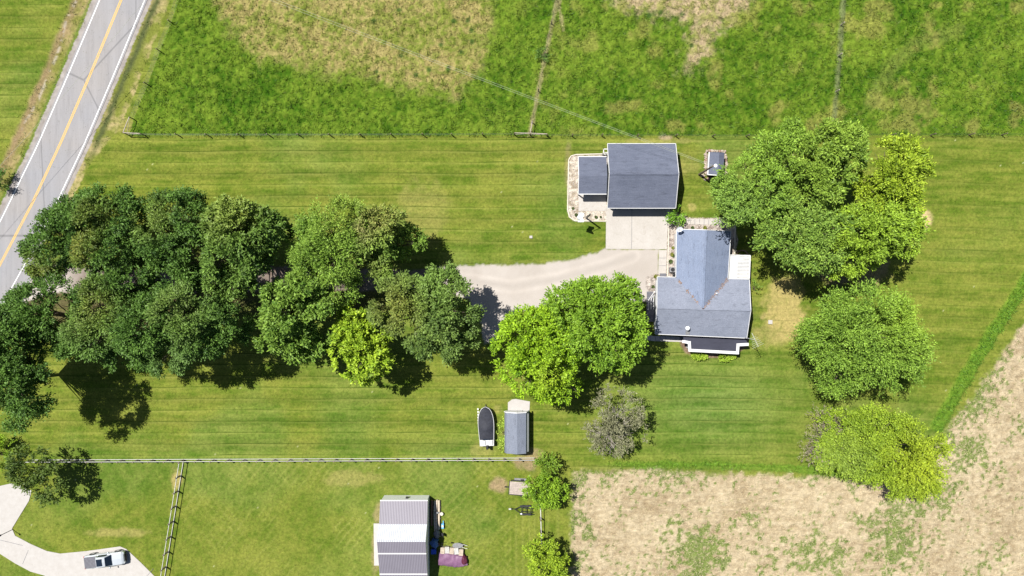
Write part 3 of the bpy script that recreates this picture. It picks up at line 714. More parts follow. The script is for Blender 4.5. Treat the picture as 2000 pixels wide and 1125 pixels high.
tree('willow_tree', 'yellow green spreading tree at the field corner with a bare western limb', [(1760, 890, 88, 74, 6, 3.5), (1680, 880, 72, 54, 5.5, 3.2), (1710, 830, 56, 36, 5.5, 3), (1640, 880, 50, 48, 5, 2.5), (1640, 832, 44, 32, 5, 2.3), (1790, 930, 52, 44, 5, 2.5)], (1690, 860), ((.11, .20, .015), (.27, .37, .03)), 26, leaf=.29, smooth=.25, bough=.25, twig=1.1, tint=[(1790, 900, 70, (.34, .38, .02), .6), (1640, 890, 50, (.22, .30, .06), .6)])
tree('willow_tree', 'bare grey twiggy tree beside the yellow green tree at the field corner', [(1600, 855, 48, 46, 5, 2.2), (1590, 890, 34, 26, 4, 1.8), (1610, 815, 36, 26, 4.5, 1.8)], (1632, 858), ((.20, .17, .12), (.27, .24, .16)), 27, dens=20, leaf=.22, bark='grey_bark', limbs=22, bare=1, tr=.14)
tree('small_tree', 'round green tree at the end of the short fence', [(1058, 958, 34, 32, 3.5, 2.3), (1072, 960, 34, 30, 3.2, 2)], (1062, 955), ((.09, .19, .012), (.23, .36, .025)), 28, smooth=.8, twig=.5, cat='small tree', leaf=.3, tr=.14)
tree('small_tree', 'smallest green tree where the white board fence ends', [(1068, 905, 21, 20, 3, 1.9)], (1066, 906), ((.08, .17, .015), (.20, .30, .03)), 29, cat='small tree', leaf=.28, tr=.11)
tree('small_tree', 'yellow green tree cut by the bottom edge of the photo', [(1062, 1088, 38, 38, 4, 2.6), (1080, 1110, 36, 34, 3.6, 2.4)], (1066, 1085), ((.12, .22, .012), (.30, .40, .03)), 30, smooth=.8, twig=.5, cat='small tree', leaf=.3, tr=.14)
tree('small_tree', 'dark sparse tree standing over the western end of the board fence', [(60, 905, 46, 42, 5.5, 3), (95, 945, 40, 34, 4.5, 2.6)], (80, 912), ((.045, .085, .015), (.11, .16, .03)), 31, cat='small tree', holes=.14, dens=95, tr=.17)
tree('bush', 'bright green bush at the left edge beside the sparse dark tree', [(2, 885, 24, 34, 1.8, 1.4)], (5, 888), LG, 32, cat='bush', leaf=.28, tr=.08)
tree('bush', 'leafy green bush at the south east corner of the garage', [(1322, 421, 19, 13, 1.6, 1.1)], (1322, 424), ((.07, .18, .012), (.18, .34, .03)), 33, cat='bush', leaf=.26, tr=.07)
tree('bush', 'small dark bush growing at the pasture cross fence', [(1060, 107, 11, 9, .9, .8)], (1061, 108), DG, 34, cat='bush', leaf=.24, tr=.05)
tree('bush', 'dark bush at the left edge across the road', [(3, 350, 12, 20, 1.4, 1.2)], (4, 350), DG, 35, cat='bush', leaf=.28, tr=.06)
tree('bush', 'low lime green bush under the western end of the front porch roof', [(1365, 692, 17, 8, .5, .5)], (1365, 692), ((.17, .28, .02), (.34, .46, .05)), 36, dens=650, smooth=1, twig=.3, cat='bush', leaf=.22, tr=.04, group='bushes along the front porch')
tree('bush', 'low lime green bush under the eastern end of the front porch roof', [(1419, 695, 17, 8, .5, .5)], (1419, 695), ((.17, .28, .02), (.34, .46, .05)), 37, dens=650, smooth=1, twig=.3, cat='bush', leaf=.22, tr=.04, group='bushes along the front porch')
tree('bush', 'small dark bush against the east wall of the house', [(1472, 562, 6, 8, .9, .8)], (1470, 562), MG, 38, cat='bush', leaf=.22, tr=.04)
tree('bush', 'overgrown green bush along the west side of the small shed', [(984, 845, 5, 38, .7, .6)], (984, 845), ((.17, .26, .03), (.36, .48, .07)), 39, cat='bush', leaf=.24, tr=.04)

# small plants in the stone beds
GP = [(1314, 484, 3.5, 'yellow green plant in the stone bed, nearest the concrete joint'), (1312, 497, 4.5, 'yellow tufted plant midway along the stone bed west of the house'),
      (1315, 500, 3.5, 'dark little plant midway along the stone bed west of the house'), (1309, 511, 5, 'round green plant at the south end of the stone bed west of the house'),
      (1352, 445, 4, 'small plant at the north wall of the house, west of two'), (1376, 445, 4.5, 'yellow green plant at the north wall of the house, east of two'),
      (1164, 424, 3.5, 'round green plant at the south edge of the garage stone bed'), (1173, 424, 2.5, 'smallest plant beside the concrete pad corner in the garage bed'),
      (1125, 420, 4, 'dark tufted plant at the south west corner of the garage stone bed'), (1119, 407, 3, 'little plant on the west side of the garage stone bed'), (1280, 540, 5, 'lime green plant beside the porch steps'),
      (1275, 560, 4, 'grey green plant in the stone bed west of the porch')]
for i, (x, y, r_, lb) in enumerate(GP):
    root = thing('garden_plant', lb, 'plant', P(x, y), 0, 'plants in the stone beds')
    rng = np.random.RandomState(500 + i); n = 130; rr = r_ / S
    th = rng.uniform(0, 6.283, n); q = rr * rng.uniform(0, .45, n)
    b0 = P(x, y); p = np.stack([b0.x + q * np.cos(th), b0.y + q * np.sin(th), rng.uniform(.02, .35 * rr + .1, n)], 1)
    d = np.stack([np.cos(th), np.sin(th), rng.uniform(.2, 1.3, n)], 1); d /= np.linalg.norm(d, axis=1, keepdims=True)
    ca, cb = ((.16, .20, .03), (.36, .36, .08)) if ('yellow' in lb or 'lime' in lb) else ((.06, .10, .03), (.15, .20, .06))
    t = rng.rand(n, 1)
    leaf_mesh('foliage', p, d, rng.uniform(.6, 1.1, n) * rr * .8, np.full(n, .035), np.array(ca) * (1 - t) + np.array(cb) * t, rng, M['leaf'], root)
    MB().tube([(b0.x, b0.y, 0), (b0.x, b0.y, .15)], [.03, .02], 6).build('stem', M['bark'], root)

# ------------------------------------------------------------------ ground cover of real blades
def scatter(name, n_try, test, colf, L, Wd, tilt, seed, per=1, spread=.0, mat='leaf', lift=0.0):
    rng = np.random.RandomState(seed)
    x = rng.uniform(-80, 80, n_try); y = rng.uniform(-46, 46, n_try)
    j, i = gz(x, y); ok = test(x, y, j, i, rng)
    x, y, j, i = x[ok], y[ok], j[ok], i[ok]
    x = np.repeat(x, per); y = np.repeat(y, per); j = np.repeat(j, per); i = np.repeat(i, per)
    n = len(x); x = x + rng.normal(0, spread, n) if spread else x; y = y + rng.normal(0, spread, n) if spread else y
    th = rng.uniform(0, 6.283, n); d = np.stack([np.cos(th), np.sin(th), rng.uniform(*tilt, n)], 1); d /= np.linalg.norm(d, axis=1, keepdims=True)
    p = np.stack([x, y, GD['hgt'][j, i] + lift], 1)
    o = leaf_mesh(name, p, d, rng.uniform(*L, n), rng.uniform(*Wd, n), colf(GD['col'][j, i], rng, n), rng, M[mat], kind='stuff')
    return o
vary = lambda c, r, n: c * r.uniform(.5, 1.75, (n, 1)) * np.array([1.0, 1.05, .9])
# clumpy pasture grass
scatter('pasture_grass', 46000, lambda x, y, j, i, r: (GD['reg'][j, i] == 1), vary, (.25, .6), (.025, .055), (.15, 1.0), 71, 6, .14)
# taller unmown grass: along the fences and round the field
def tall(x, y, j, i, r):
    px = x * S + 1000; py = 562.5 - y * S
    a = GD['tg'][j, i] > .35
    b = (np.abs(py - FENCE_N + 1) < 2.2) & (px > 262) & (r.rand(len(x)) < .8)
    c = (GD['reg'][j, i] == 3) & (r.rand(len(x)) < .10)
    return a | b | c
scatter('tall_grass', 130000, tall, lambda c, r, n: np.clip(c, .02, .2) * r.uniform(.7, 2.1, (n, 1)) * np.array([.95, 1.1, .9]), (.3, .6), (.02, .04), (.3, 1.6), 72, 5, .12)
scatter('field_weeds', 60000, lambda x, y, j, i, r: (GD['reg'][j, i] == 2) & (GD['wg'][j, i] > .5), lambda c, r, n: np.array([.11, .16, .035]) * r.uniform(.5, 1.7, (n, 1)), (.14, .34), (.03, .06), (.1, .8), 73, 6, .10)
scatter('straw_litter', 420000, lambda x, y, j, i, r: (GD['reg'][j, i] == 2), lambda c, r, n: np.array([.50, .41, .27]) * r.uniform(.55, 1.35, (n, 1)), (.15, .5), (.015, .035), (0, .25), 74, 1, 0, 'leaf', .03)
scatter('lawn_tufts', 60000, lambda x, y, j, i, r: (GD['reg'][j, i] == 0) & (r.rand(len(x)) < .5), lambda c, r, n: c * r.uniform(.6, 1.35, (n, 1)), (.06, .14), (.015, .03), (.3, 1.2), 75, 4, .09)
def stones(x, y, j, i, r): return (GD['reg'][j, i] == 6)
def stone_bed(name, seed):
    rng = np.random.RandomState(seed); b = MB(); n = 0
    x = rng.uniform(8, 35, 90000); y = rng.uniform(-2, 21, 90000); j, i = gz(x, y); ok = GD['reg'][j, i] == 6
    for a, c in list(zip(x[ok], y[ok]))[:3800]:
        r_ = rng.uniform(.04, .12); k = rng.uniform(0, 3); z = r_ * .3
        vs = [(a + r_ * math.cos(k + q * 1.257) * rng.uniform(.7, 1.2), c + r_ * math.sin(k + q * 1.257) * rng.uniform(.7, 1.2), 0) for q in range(5)]
        vs += [(a + (v[0] - a) * .55, c + (v[1] - c) * .55, z * 2) for v in vs[:5]]
        b.add(vs, [(0, 1, 6, 5), (1, 2, 7, 6), (2, 3, 8, 7), (3, 4, 9, 8), (4, 0, 5, 9), (5, 6, 7, 8, 9)])
    m = N('river_stone'); c = m.ramp(m.noise(5, 2, .8), [(.3, (.22, .17, .14)), (.5, (.45, .40, .35)), (.68, (.68, .63, .57))])
    o = b.build(name, m.bsdf(c, .8, .3)); tag(o, kind='stuff')
stone_bed('bed_stones', 76)

# ------------------------------------------------------------------ road
def strip(name, xl, xr, z, mat, kind='structure', y0=-900, y1=1800, st=25):
    b = MB(); ys_ = [-16000, -8000, -3000] + list(range(y0, y1 + 1, st)) + [4000, 9000, 17000]; vs = []; fs = []
    for k, y in enumerate(ys_):
        for xx in (xl(y), xr(y)):
            g = G(xx, y); vs.append((g[0], g[1], z))
        if k: a = 2 * k; fs.append((a - 2, a, a + 1, a - 1))
    b.add(vs, fs); o = b.build(name, mat, local=True); tag(o, kind=kind); return o
strip('road', lambda y: road_x(y, 0) - 5, lambda y: road_x(y, 2) + 5, .04, M['asphalt'])
strip('edge_line', lambda y: road_x(y, 0) - 1.0, lambda y: road_x(y, 0) + 1.0, .046, M['white_line'])
strip('edge_line', lambda y: road_x(y, 2) - 1.0, lambda y: road_x(y, 2) + 1.0, .046, M['white_line'])
strip('centre_line', lambda y: road_x(y, 1) - 2.4, lambda y: road_x(y, 1) - .8, .046, M['yellow_line'])
strip('centre_line', lambda y: road_x(y, 1) + .8, lambda y: road_x(y, 1) + 2.4, .046, M['yellow_line'])
b = MB()
b.prism([G(*p) for p in [(59, 506), (40, 541), (18, 582), (46, 590), (52, 560), (66, 540), (76, 522), (80, 506)]], 0.0, .046)
tag(b.build('driveway_apron', M['asphalt']), kind='structure')

def sheet(name, poly, z0, z1, mat, joints=(), kind='structure'):
    b = MB().prism([G(*p) for p in poly], z0, z1); o = b.build(name, mat); tag(o, kind=kind)
    if joints:
        j = MB()
        for a, c in joints: j.bar((*G(*a), z1 + .002), (*G(*c), z1 + .002), .05, .008)
        jo = j.build('joint', M['deck'], o)
    return o
sheet('concrete_drive', [(1184, 404), (1187, 404), (1309, 404), (1304, 440), (1302, 487), (1183, 486)], 0, .06, M['concrete'], [((1234, 406), (1233.5, 486))])
sheet('sidewalk', [(1287.3, 488.5), (1302, 488.5), (1300.5, 536), (1285.5, 536)], 0, .07, M['concrete'], [((1286.5, 504), (1301, 504)), ((1286.5, 519), (1301, 519))])
sheet('garage_patio', [(1130, 372), (1183.5, 372), (1183.5, 412), (1130, 412)], 0, .06, M['concrete'])
sheet('paver_walk', [(1341, 427.5), (1421, 428), (1421, 439.5), (1341, 438)], 0, .05, M['concrete'], [((x, 428), (x, 439)) for x in range(1348, 1421, 9)])
sheet('neighbour_driveway', NEIGH, -.3, .07, M['white_concrete'], [((-5, 1053), (45, 1065)), ((56, 1074), (45, 1101)), ((300, 1110), (283, 1130))])
sheet('shed_ramp', [(992, 786), (1000, 780), (1007, 779), (1035, 784), (1034, 802), (992, 801)], 0, .09, M['white_concrete'])
sheet('barn_slab', [(730, 1022), (741, 1022), (745, 1104), (731, 1104)], 0, .12, M['white_concrete'])
sheet('rock_walk', [(1254, 654), (1275, 656), (1335, 658), (1335, 668), (1275, 666), (1256, 663)], 0, .05, M['white_concrete'], [((x, 657), (x, 665)) for x in range(1270, 1335, 10)])

# landscape edging round the garage bed
e = MB(); ed = [(1187, 300.5), (1125, 302), (1115, 305), (1110.5, 313), (1110, 345), (1108.5, 410), (1112, 424), (1123, 431.5), (1184, 432)]
for a, c in zip(ed[:-1], ed[1:]): e.bar((*G(*a), .06), (*G(*c), .06), .13, .14)
tag(e.build('garden_edging', M['cream']), 'pale border edging curving round the garage stone bed', 'edging')
e = MB()
for a, c in (((1306, 434), (1303.5, 540)), ((1306, 434), (1320, 432))): e.bar((*G(*a), .07), (*G(*c), .07), .12, .16)
tag(e.build('garden_edging', M['cream']), 'straight pale border edging between sidewalk and house stone bed', 'edging')
tag(MB().bar((*G(1436, 430), .07), (*G(1434, 497), .07), .16, .16).build('garden_edging', M['cream']), 'pale border edging along the east side of the north wing', 'edging')

# ------------------------------------------------------------------ buildings
def gable_building(name, label, cat, foot, zw, tri, mats_wall):
    pass

# garage -----------------------------------------------------------
g = thing('garage', 'slate grey roofed double garage behind the concrete drive', 'garage', P(1253, 350))
E, RD = 2.9, 4.7
a, b_, c, d = P(1187, 281, E), P(1319, 282, E), P(1318, 407, E), P(1186, 406, E)
x0, x1, yn, ys_ = a.x, b_.x, a.y, d.y
ym = (yn + ys_) / 2
rf = MB()
rf.slab([(x0, ym, RD), (x1, ym, RD), (x1, yn, E), (x0, yn, E)], .14)
rf.slab([(x0, ys_, E), (x1, ys_, E), (x1, ym, RD), (x0, ym, RD)], .14)
ro = rf.build('roof', M['shingle_garage'], g)
MB().bar((x0, ym, RD + .03), (x1, ym, RD + .03), .3, .05).build('ridge_cap', M['shingle_garage'], ro)
wl = MB(); ix0, ix1, iy0, iy1 = x0 + .35, x1 - .35, ys_ + .45, yn - .45
wl.box(((ix0 + ix1) / 2, (iy0 + iy1) / 2, (E - .05) / 2 + .03), (ix1 - ix0, iy1 - iy0, E - .05))
for xx in (ix0 + .05, ix1 - .05):
    wl.add([(xx - .05, iy0, E - .1), (xx - .05, iy1, E - .1), (xx - .05, ym, RD - .2), (xx + .05, iy0, E - .1), (xx + .05, iy1, E - .1), (xx + .05, ym, RD - .2)], [(0, 2, 1), (3, 4, 5), (0, 1, 4, 3), (1, 2, 5, 4), (2, 0, 3, 5)])
wl.build('wall', M['siding'], g)
fs = MB()
for yy in (yn + .05, ys_ - .05): fs.bar((x0 - .02, yy, E - .04), (x1 + .02, yy, E - .04), .08, .14)
for xx in (x0 - .05, x1 + .05):
    fs.bar((xx, ys_, E - .02), (xx, ym, RD + .02), .07, .2); fs.bar((xx, ym, RD + .02), (xx, yn, E - .02), .07, .2)
fs.build('gutter', M['white'], g)
for k in range(2):
    cx = ix0 + (ix1 - ix0) * (.27 + .46 * k); dm = MB()
    for q in range(4): dm.box((cx, iy0 - .03, .35 + q * .56), (3.0, .06, .52))
    dr = dm.build('garage_door', M['white'], g)
    MB().box((cx, iy0 - .075, .25), (.3, .04, .04)).build('handle', M['black'], dr)
# lean-to -----------------------------------------------------------
l = thing('side_shelter', 'small slate roofed open shelter on the west side of the garage', 'shelter', P(1157, 350))
E2, R2 = 2.5, 3.2
a = P(1130, 306.5, E2); d = P(1130, 378.5, E2); lx0, lx1, lyn, lys = a.x, x0 - .12, a.y, d.y; lym = P(0, 343.5, R2).y
rf = MB(); rf.slab([(lx0, lym, R2), (lx1, lym, R2), (lx1, lyn, E2), (lx0, lyn, E2)], .12); rf.slab([(lx0, lys, E2), (lx1, lys, E2), (lx1, lym, R2), (lx0, lym, R2)], .12)
rf.build('roof', M['shingle_garage'], l)
f2 = MB()
for yy in (lyn + .05, lys - .05): f2.bar((lx0, yy, E2 - .03), (lx1, yy, E2 - .03), .11, .14)
f2.bar((lx0 - .05, lys, E2), (lx0 - .05, lym, R2), .1, .18); f2.bar((lx0 - .05, lym, R2), (lx0 - .05, lyn, E2), .1, .18)
f2.build('gutter', M['white'], l)
for xx, yy in ((lx0 + .2, lys + .2), (lx0 + .2, lyn - .2), ((lx0 + lx1) / 2, lys + .2)):
    MB().box((xx, yy, (E2 - .15) / 2 + .03), (.14, .14, E2 - .15)).build('post', M['white'], l)
MB().box(((lx0 + lx1) / 2, lyn - .25, 1.2), (lx1 - lx0 - .5, .1, 2.3)).build('wall', M['siding'], l)
# white lattice gate
gt = thing('lattice_gate', 'white lattice gate in the corner north of the side shelter', 'gate', P(1180, 300)); gb = MB()
p0 = P(1176, 302); 
for t in (0, .9): gb.box((p0.x + t, p0.y, .8), (.12, .12, 1.6))
for z in (.2, 1.55): gb.box((p0.x + .45, p0.y, z), (.8, .07, .1))
gb.bar((p0.x + .05, p0.y, .25), (p0.x + .85, p0.y, 1.5), .06, .08)
gb.box((p0.x + .45, p0.y + .5, 1.62), (1.05, .12, .06)); gb.box((p0.x, p0.y + .25, 1.62), (.12, .6, .06)); gb.box((p0.x + .9, p0.y + .25, 1.62), (.12, .6, .06))
gb.build('frame', M['white'], gt)

# house -------------------------------------------------------------
h = thing('house', 'large house with a blue grey T shaped shingle roof', 'house', P(1370, 570))
E, RD = 3.3, 4.9
NW, NE, SE, SW = P(1284, 541, E), P(1463, 546, E), P(1458, 660, E), P(1280, 652, E)
RW, RE = P(1283.5, 601, RD), P(1466, 606, RD)
RS = RW.lerp(RE, (1373 - 1283.5) / (1466 - 1283.5))
VL = NW.lerp(NE, (1320.5 - 1284) / 179); VR = NW.lerp(NE, (1421 - 1284) / 179)
WL, WR, WN = P(1322, 448, E), P(1427, 452, E), P(1379, 449.5, RD)
rf = MB(); rf.slab([RW, RS, VL, NW], .16); rf.slab([RS, RE, NE, VR], .16); rf.slab([SW, SE, RE, RW], .16)
mr = rf.build('roof', M['shingle_house'], h)
rf = MB(); rf.slab([VL, RS, WN, WL], .16); rf.slab([RS, VR, WR, WN], .16)
wr = rf.build('roof', M['shingle_wing'], h); wr['label'] = 'bluish shingle roof of the north wing'
up = Vector((0, 0, .03))
cp = MB(); cp.bar(RW + up, RE + up, .28, .05); cp.build('ridge_cap', M['shingle_house'], mr)
cp = MB(); cp.bar(WN + up, RS + up, .28, .05); cp.build('ridge_cap', M['shingle_wing'], wr)
# leaves lying in the eastern valley
rng = np.random.RandomState(5); n = 150; t = rng.rand(n)
pp = np.array([tuple(VR.lerp(RS, q)) for q in t]) + rng.normal(0, .10, (n, 3)) * [1.3, 1.3, 0] + [0, 0, .10]
n2 = 90; t2 = rng.choice([.15, .45, .62, .75], n2) + rng.normal(0, .03, n2)
pp = np.concatenate([pp, np.array([tuple(VL.lerp(RS, q)) for q in t2]) + rng.normal(0, .09, (n2, 3)) * [1, 1, 0] + [0, 0, .10]])
tag(leaf_mesh('leaf_litter', pp, rand_dir(rng, n + n2) * [1, 1, .15], np.full(n + n2, .2), np.full(n + n2, .05), np.array([.30, .19, .13]) * rng.uniform(.5, 1.6, (n + n2, 1)), rng, M['leaf'], flat=.1), kind='stuff')
def inset(q, cen, k):
    v = q - cen; return cen + Vector((v.x - math.copysign(k, v.x), v.y - math.copysign(k, v.y), 0))
wl = MB()
cen = (NW + NE + SE + SW) / 4
fp = [inset(q, cen, .45) for q in (SW, SE, NE, NW)]
wl.slab([(q.x, q.y, E - .02) for q in fp], E - .05)
for A, B, T in ((fp[0], fp[3], RW), (fp[2], fp[1], RE)):
    dx = .35 if T is RW else -.35
    ap = Vector((T.x + dx, T.y, RD - .22))
    for s_ in (0,):
        wl.add([(A.x, A.y, E - .1), (B.x, B.y, E - .1), ap, (A.x - dx * .3, A.y, E - .1), (B.x - dx * .3, B.y, E - .1), ap + Vector((-dx * .3, 0, 0))], [(0, 1, 2), (5, 4, 3), (0, 2, 5, 3), (1, 4, 5, 2)])
wcen = (WL + WR) / 2
wl.slab([(WL.x + .45, VL.y - .6, E - .02), (WR.x - .45, VR.y - .6, E - .02), (WR.x - .45, WR.y - .45, E - .02), (WL.x + .45, WL.y - .45, E - .02)], E - .05)
ya = WN.y - .4
wl.add([(WL.x + .45, ya, E - .1), (WR.x - .45, ya, E - .1), (WN.x, ya, RD - .22), (WL.x + .45, ya - .1, E - .1), (WR.x - .45, ya - .1, E - .1), (WN.x, ya - .1, RD - .22)], [(0, 2, 1), (3, 4, 5), (1, 2, 5, 4), (2, 0, 3, 5)])
wl.build('wall', M['siding'], h)
gt_ = MB(); z_ = Vector((0, 0, -.03))
def edge(A, B, off=0.04, wdt=.08, ht=.14):
    dd = (B - A); sd = Vector((dd.y, -dd.x, 0)).normalized() * off
    gt_.bar(A + sd + z_, B + sd + z_, wdt, ht)
edge(SW, SE); edge(SE, RE); edge(RE, NE); edge(NE, VR); edge(VR, WR); edge(WR, WN); edge(WN, WL); edge(WL, VL); edge(VL, NW); edge(NW, RW); edge(RW, SW)
gt_.build('gutter', M['white'], h)
def window(par, c, wx_, hz, axis):
    b = MB()
    if axis == 'x': b.box(c, (wx_, .08, hz))
    else: b.box(c, (.08, wx_, hz))
    f = b.build('window', M['white'], par)
    b = MB()
    if axis == 'x': b.box(c, (wx_ - .2, .11, hz - .2))
    else: b.box(c, (.11, wx_ - .2, hz - .2))
    b.build('pane', M['glass'], f)
for t in (.15, .35): q = fp[0].lerp(fp[1], t); window(h, (q.x, q.y - .02, 1.9), 1.1, 1.3, 'x')
for t in (.3, .7): q = fp[1].lerp(fp[2], t); window(h, (q.x + .01, q.y, 1.9), 1.1, 1.3, 'y')
for t in (.25, .75): window(h, (WL.x + .44, WL.y + (VL.y - WL.y) * t, 1.9), 1.1, 1.3, 'y')
for t in (.3, .7): window(h, (WL.x + (WR.x - WL.x) * t, WL.y - .44, 1.9), 1.1, 1.3, 'x')
# front porch roof
zp = 2.35
pr = [(1335, 652), (1459, 658), (1459, 672.5), (1441, 673.5), (1440, 689), (1347, 684), (1346, 669), (1335, 667)]
pv = [P(x, y, zp) for x, y in pr]
pv[0].y = fp[0].lerp(fp[1], .3).y - .01; pv[1].y = fp[1].y - .01
pp_ = MB().slab(ccw([tuple(q) for q in pv]), .16); po = pp_.build('porch_roof', M['shingle_porch'], h)
g2 = MB()
for A, B in zip(pv[2:-1], pv[3:]): g2.bar(A + Vector((0, 0, .02)), B + Vector((0, 0, .02)), .42, .16)
for A in pv[2:]: g2.box((A.x, A.y, A.z + .021), (.42, .42, .162))
g2.build('gutter', M['white'], po)
for x, y in ((1349, 681), (1394, 684), (1437, 686), (1456, 669)):
    q = P(x, y, zp); MB().box((q.x, q.y, (zp - .2) / 2), (.16, .16, zp - .2)).build('post', M['white'], h)
MB().prism([(q.x, q.y) for q in (P(1337, 650, 2.35), P(1457, 656, 2.35), P(1456, 670, 2.7), P(1438, 671, 2.7), P(1438, 686, 2.7), P(1349, 681, 2.7), P(1348, 667, 2.7), P(1337, 665, 2.7))], .0, .35).build('porch_floor', M['deck'], h)
# flue
fl = P(1342.5, 641, 4.3)
fo = MB().tube([(fl.x, fl.y, 3.4), (fl.x, fl.y, 4.4)], .2, 12).build('chimney', M['steel'], h, smooth=False)
MB().tube([(fl.x, fl.y, 4.4), (fl.x, fl.y, 4.5), (fl.x, fl.y, 4.6)], [.28, .30, .10], 12).build('chimney_cap', M['lamp'], fo)
q = P(1342.5, 652, 3.3); fo2 = MB().bar((q.x, q.y - .1, 3.37), (q.x, q.y + .95, 3.76), .6, .06).build('flashing', M['grey'], h)
q = P(1399, 573, 4.3); MB().tube([(q.x, q.y, 3.8), (q.x, q.y, 4.5)], .09, 10).build('vent_pipe', M['lamp'], h)
# side porch deck with white railing steps (west side)
x_w = fp[0].x
dk = MB(); q0 = G(1262, 583); q1 = G(1262, 628)
dk.prism([(q0[0], q0[1]), (x_w - .01, q0[1]), (x_w - .01, q1[1]), (q0[0], q1[1])], 0, .5)
dk.build('side_porch', M['deck'], h)
st_ = MB()
for k in range(3): st_.prism([(q0[0] + .1, q0[1] + .02 + k * .35), (x_w - .1, q0[1] + .02 + k * .35), (x_w - .1, q0[1] + .35 + k * .35), (q0[0] + .1, q0[1] + .35 + k * .35)], 0, .38 - k * .13)
st_.build('steps', M['deck'], h)
rl_ = MB()
for k in range(3):
    A = Vector((q0[0] + .05 + k * .45, q0[1] - 1.6, 1.4 - k * .28)); B = Vector((q0[0] + .05 + k * .45, q0[1] - .2 + k * .0, 1.4 - k * .28)); Cc = Vector((x_w - .1, q0[1] + 1.1, 1.3 - k * .28))
    MB().bar(A, B, .07, .07).bar(B, Cc, .07, .07).build('railing', M['white'], h)
for q in ((q0[0] + .06, q0[1] - .2), (q0[0] + .06, q0[1] - 1.6), (q0[0] + .06, q1[1] + .1)): MB().box((q[0], q[1], .75), (.1, .1, 1.5)).build('railing_post', M['white'], h)
MB().box((*G(1294.5, 538), .16), (.95, .6, .14)).build('doormat', M['deck'], h)
# white awning on the east side of the wing
aw = thing('patio_awning', 'white ribbed patio awning on the east side of the north wing', 'awning', P(1440, 522))
A0, A1, A2, A3 = P(1424, 498, 2.7), P(1465, 499, 2.5), P(1463, 548, 2.5), P(1422, 546, 2.7)
A3.y = max(A3.y, NE.y + .12); A2.y = max(A2.y, NE.y + .12)
AM0, AM3 = A0.lerp(A1, .42), A3.lerp(A2, .42)
s_ = MB().slab([A3, AM3, AM0, A0], .08); s_.build('canopy', M['awning'], aw)
nrib = 17
for k in range(nrib):
    t = (k + .5) / nrib; MB().bar(A0.lerp(A3, t).lerp(A1.lerp(A2, t), .40) + Vector((0, 0, .03)), A1.lerp(A2, t) + Vector((-.05, 0, .03)), .15, .07).build('slat', M['white'], aw)
fr = MB(); fr.bar(A1 + Vector((0, 0, .04)), A2 + Vector((0, 0, .04)), .14, .16); fr.bar(A0 + Vector((0, 0, .04)), A1 + Vector((0, 0, .04)), .12, .14); fr.build('frame', M['white'], aw)
for q in (A1, A2): MB().box((q.x - .15, q.y + (-.15 if q is A1 else .15), 1.25), (.12, .12, 2.5)).build('post', M['white'], aw)
sheet('back_patio', [(1424, 500), (1460, 500), (1459, 545), (1424, 545)], 0, .06, M['concrete'])
# satellite dish on the wing
sd_ = thing('satellite_dish', 'white satellite dish on the north west corner of the wing roof', 'dish', P(1327, 450, 4.3)); q = P(1327, 448, 4.8); rs = []
for k in range(5):
    r_ = .1 + k * .09; rs.append([(q.x + r_ * math.cos(t * .628), q.y + r_ * math.sin(t * .628) * .75, q.z + .12 * (k / 4) ** 2 + r_ * math.sin(t * .628) * .5) for t in range(10)])
MB().rings(rs, caps=False).build('reflector', M['lamp'], sd_)
MB().tube([(q.x, q.y - .1, 4.15), (q.x, q.y, 4.8)], .035, 6).tube([(q.x, q.y - .35, 4.6), (q.x, q.y + .1, 5.3)], .025, 6).build('arm', M['grey'], sd_)
# antenna
an = thing('antenna', 'tall roof antenna mast with crossbars at the east wall of the house', 'antenna', P(1455, 656)); q = P(1455, 656); q.x = fp[1].x + .12
top = Vector((q.x, q.y, 7.6))
MB().tube([q, top], .04, 8).build('mast', M['steel'], an)
bm_ = MB(); A = top + Vector((-.45, .95, 0)); B = top + Vector((.45, -.95, 0)); bm_.bar(A, B, .07, .07)
for k in range(6):
    c_ = A.lerp(B, .3 + k * .13); e_ = Vector((.9, .42, 0)) * (.35 + .1 * k); bm_.bar(c_ - e_, c_ + e_, .03, .03)
bm_.build('crossbar', M['wire'], an)
# wall bracket box
tag(MB().box((fp[1].x + .2, P(1462, 645).y + 0, 1.1), (.35, .5, .9)).build('utility_meter', M['brown']), 'brown meter box on the east wall of the house', 'meter box')
# air conditioner and bin in the bed
ac = thing('air_conditioner', 'grey square air conditioner in the bed west of the house', 'air conditioner', P(1312, 528)); q = P(1311.5, 527)
MB().box((q.x, q.y, .42), (.8, .75, .8)).build('casing', M['grey'], ac, bevel=.03)
MB().tube([(q.x, q.y, .82), (q.x, q.y, .85)], .3, 14).build('fan_grille', M['black'], ac)
gr = thing('barbecue_grill', 'small black kettle grill beside the air conditioner', 'grill', P(1314, 537)); q = P(1314, 537)
MB().blob((q.x, q.y, .72), (.26, .26, .2), 1, 0).build('kettle', M['black'], gr, smooth=True)
for t in range(3): MB().tube([(q.x + .1 * math.cos(t * 2.1), q.y + .1 * math.sin(t * 2.1), .6), (q.x + .28 * math.cos(t * 2.1), q.y + .28 * math.sin(t * 2.1), 0.0)], .015, 5).build('leg', M['steel'], gr)
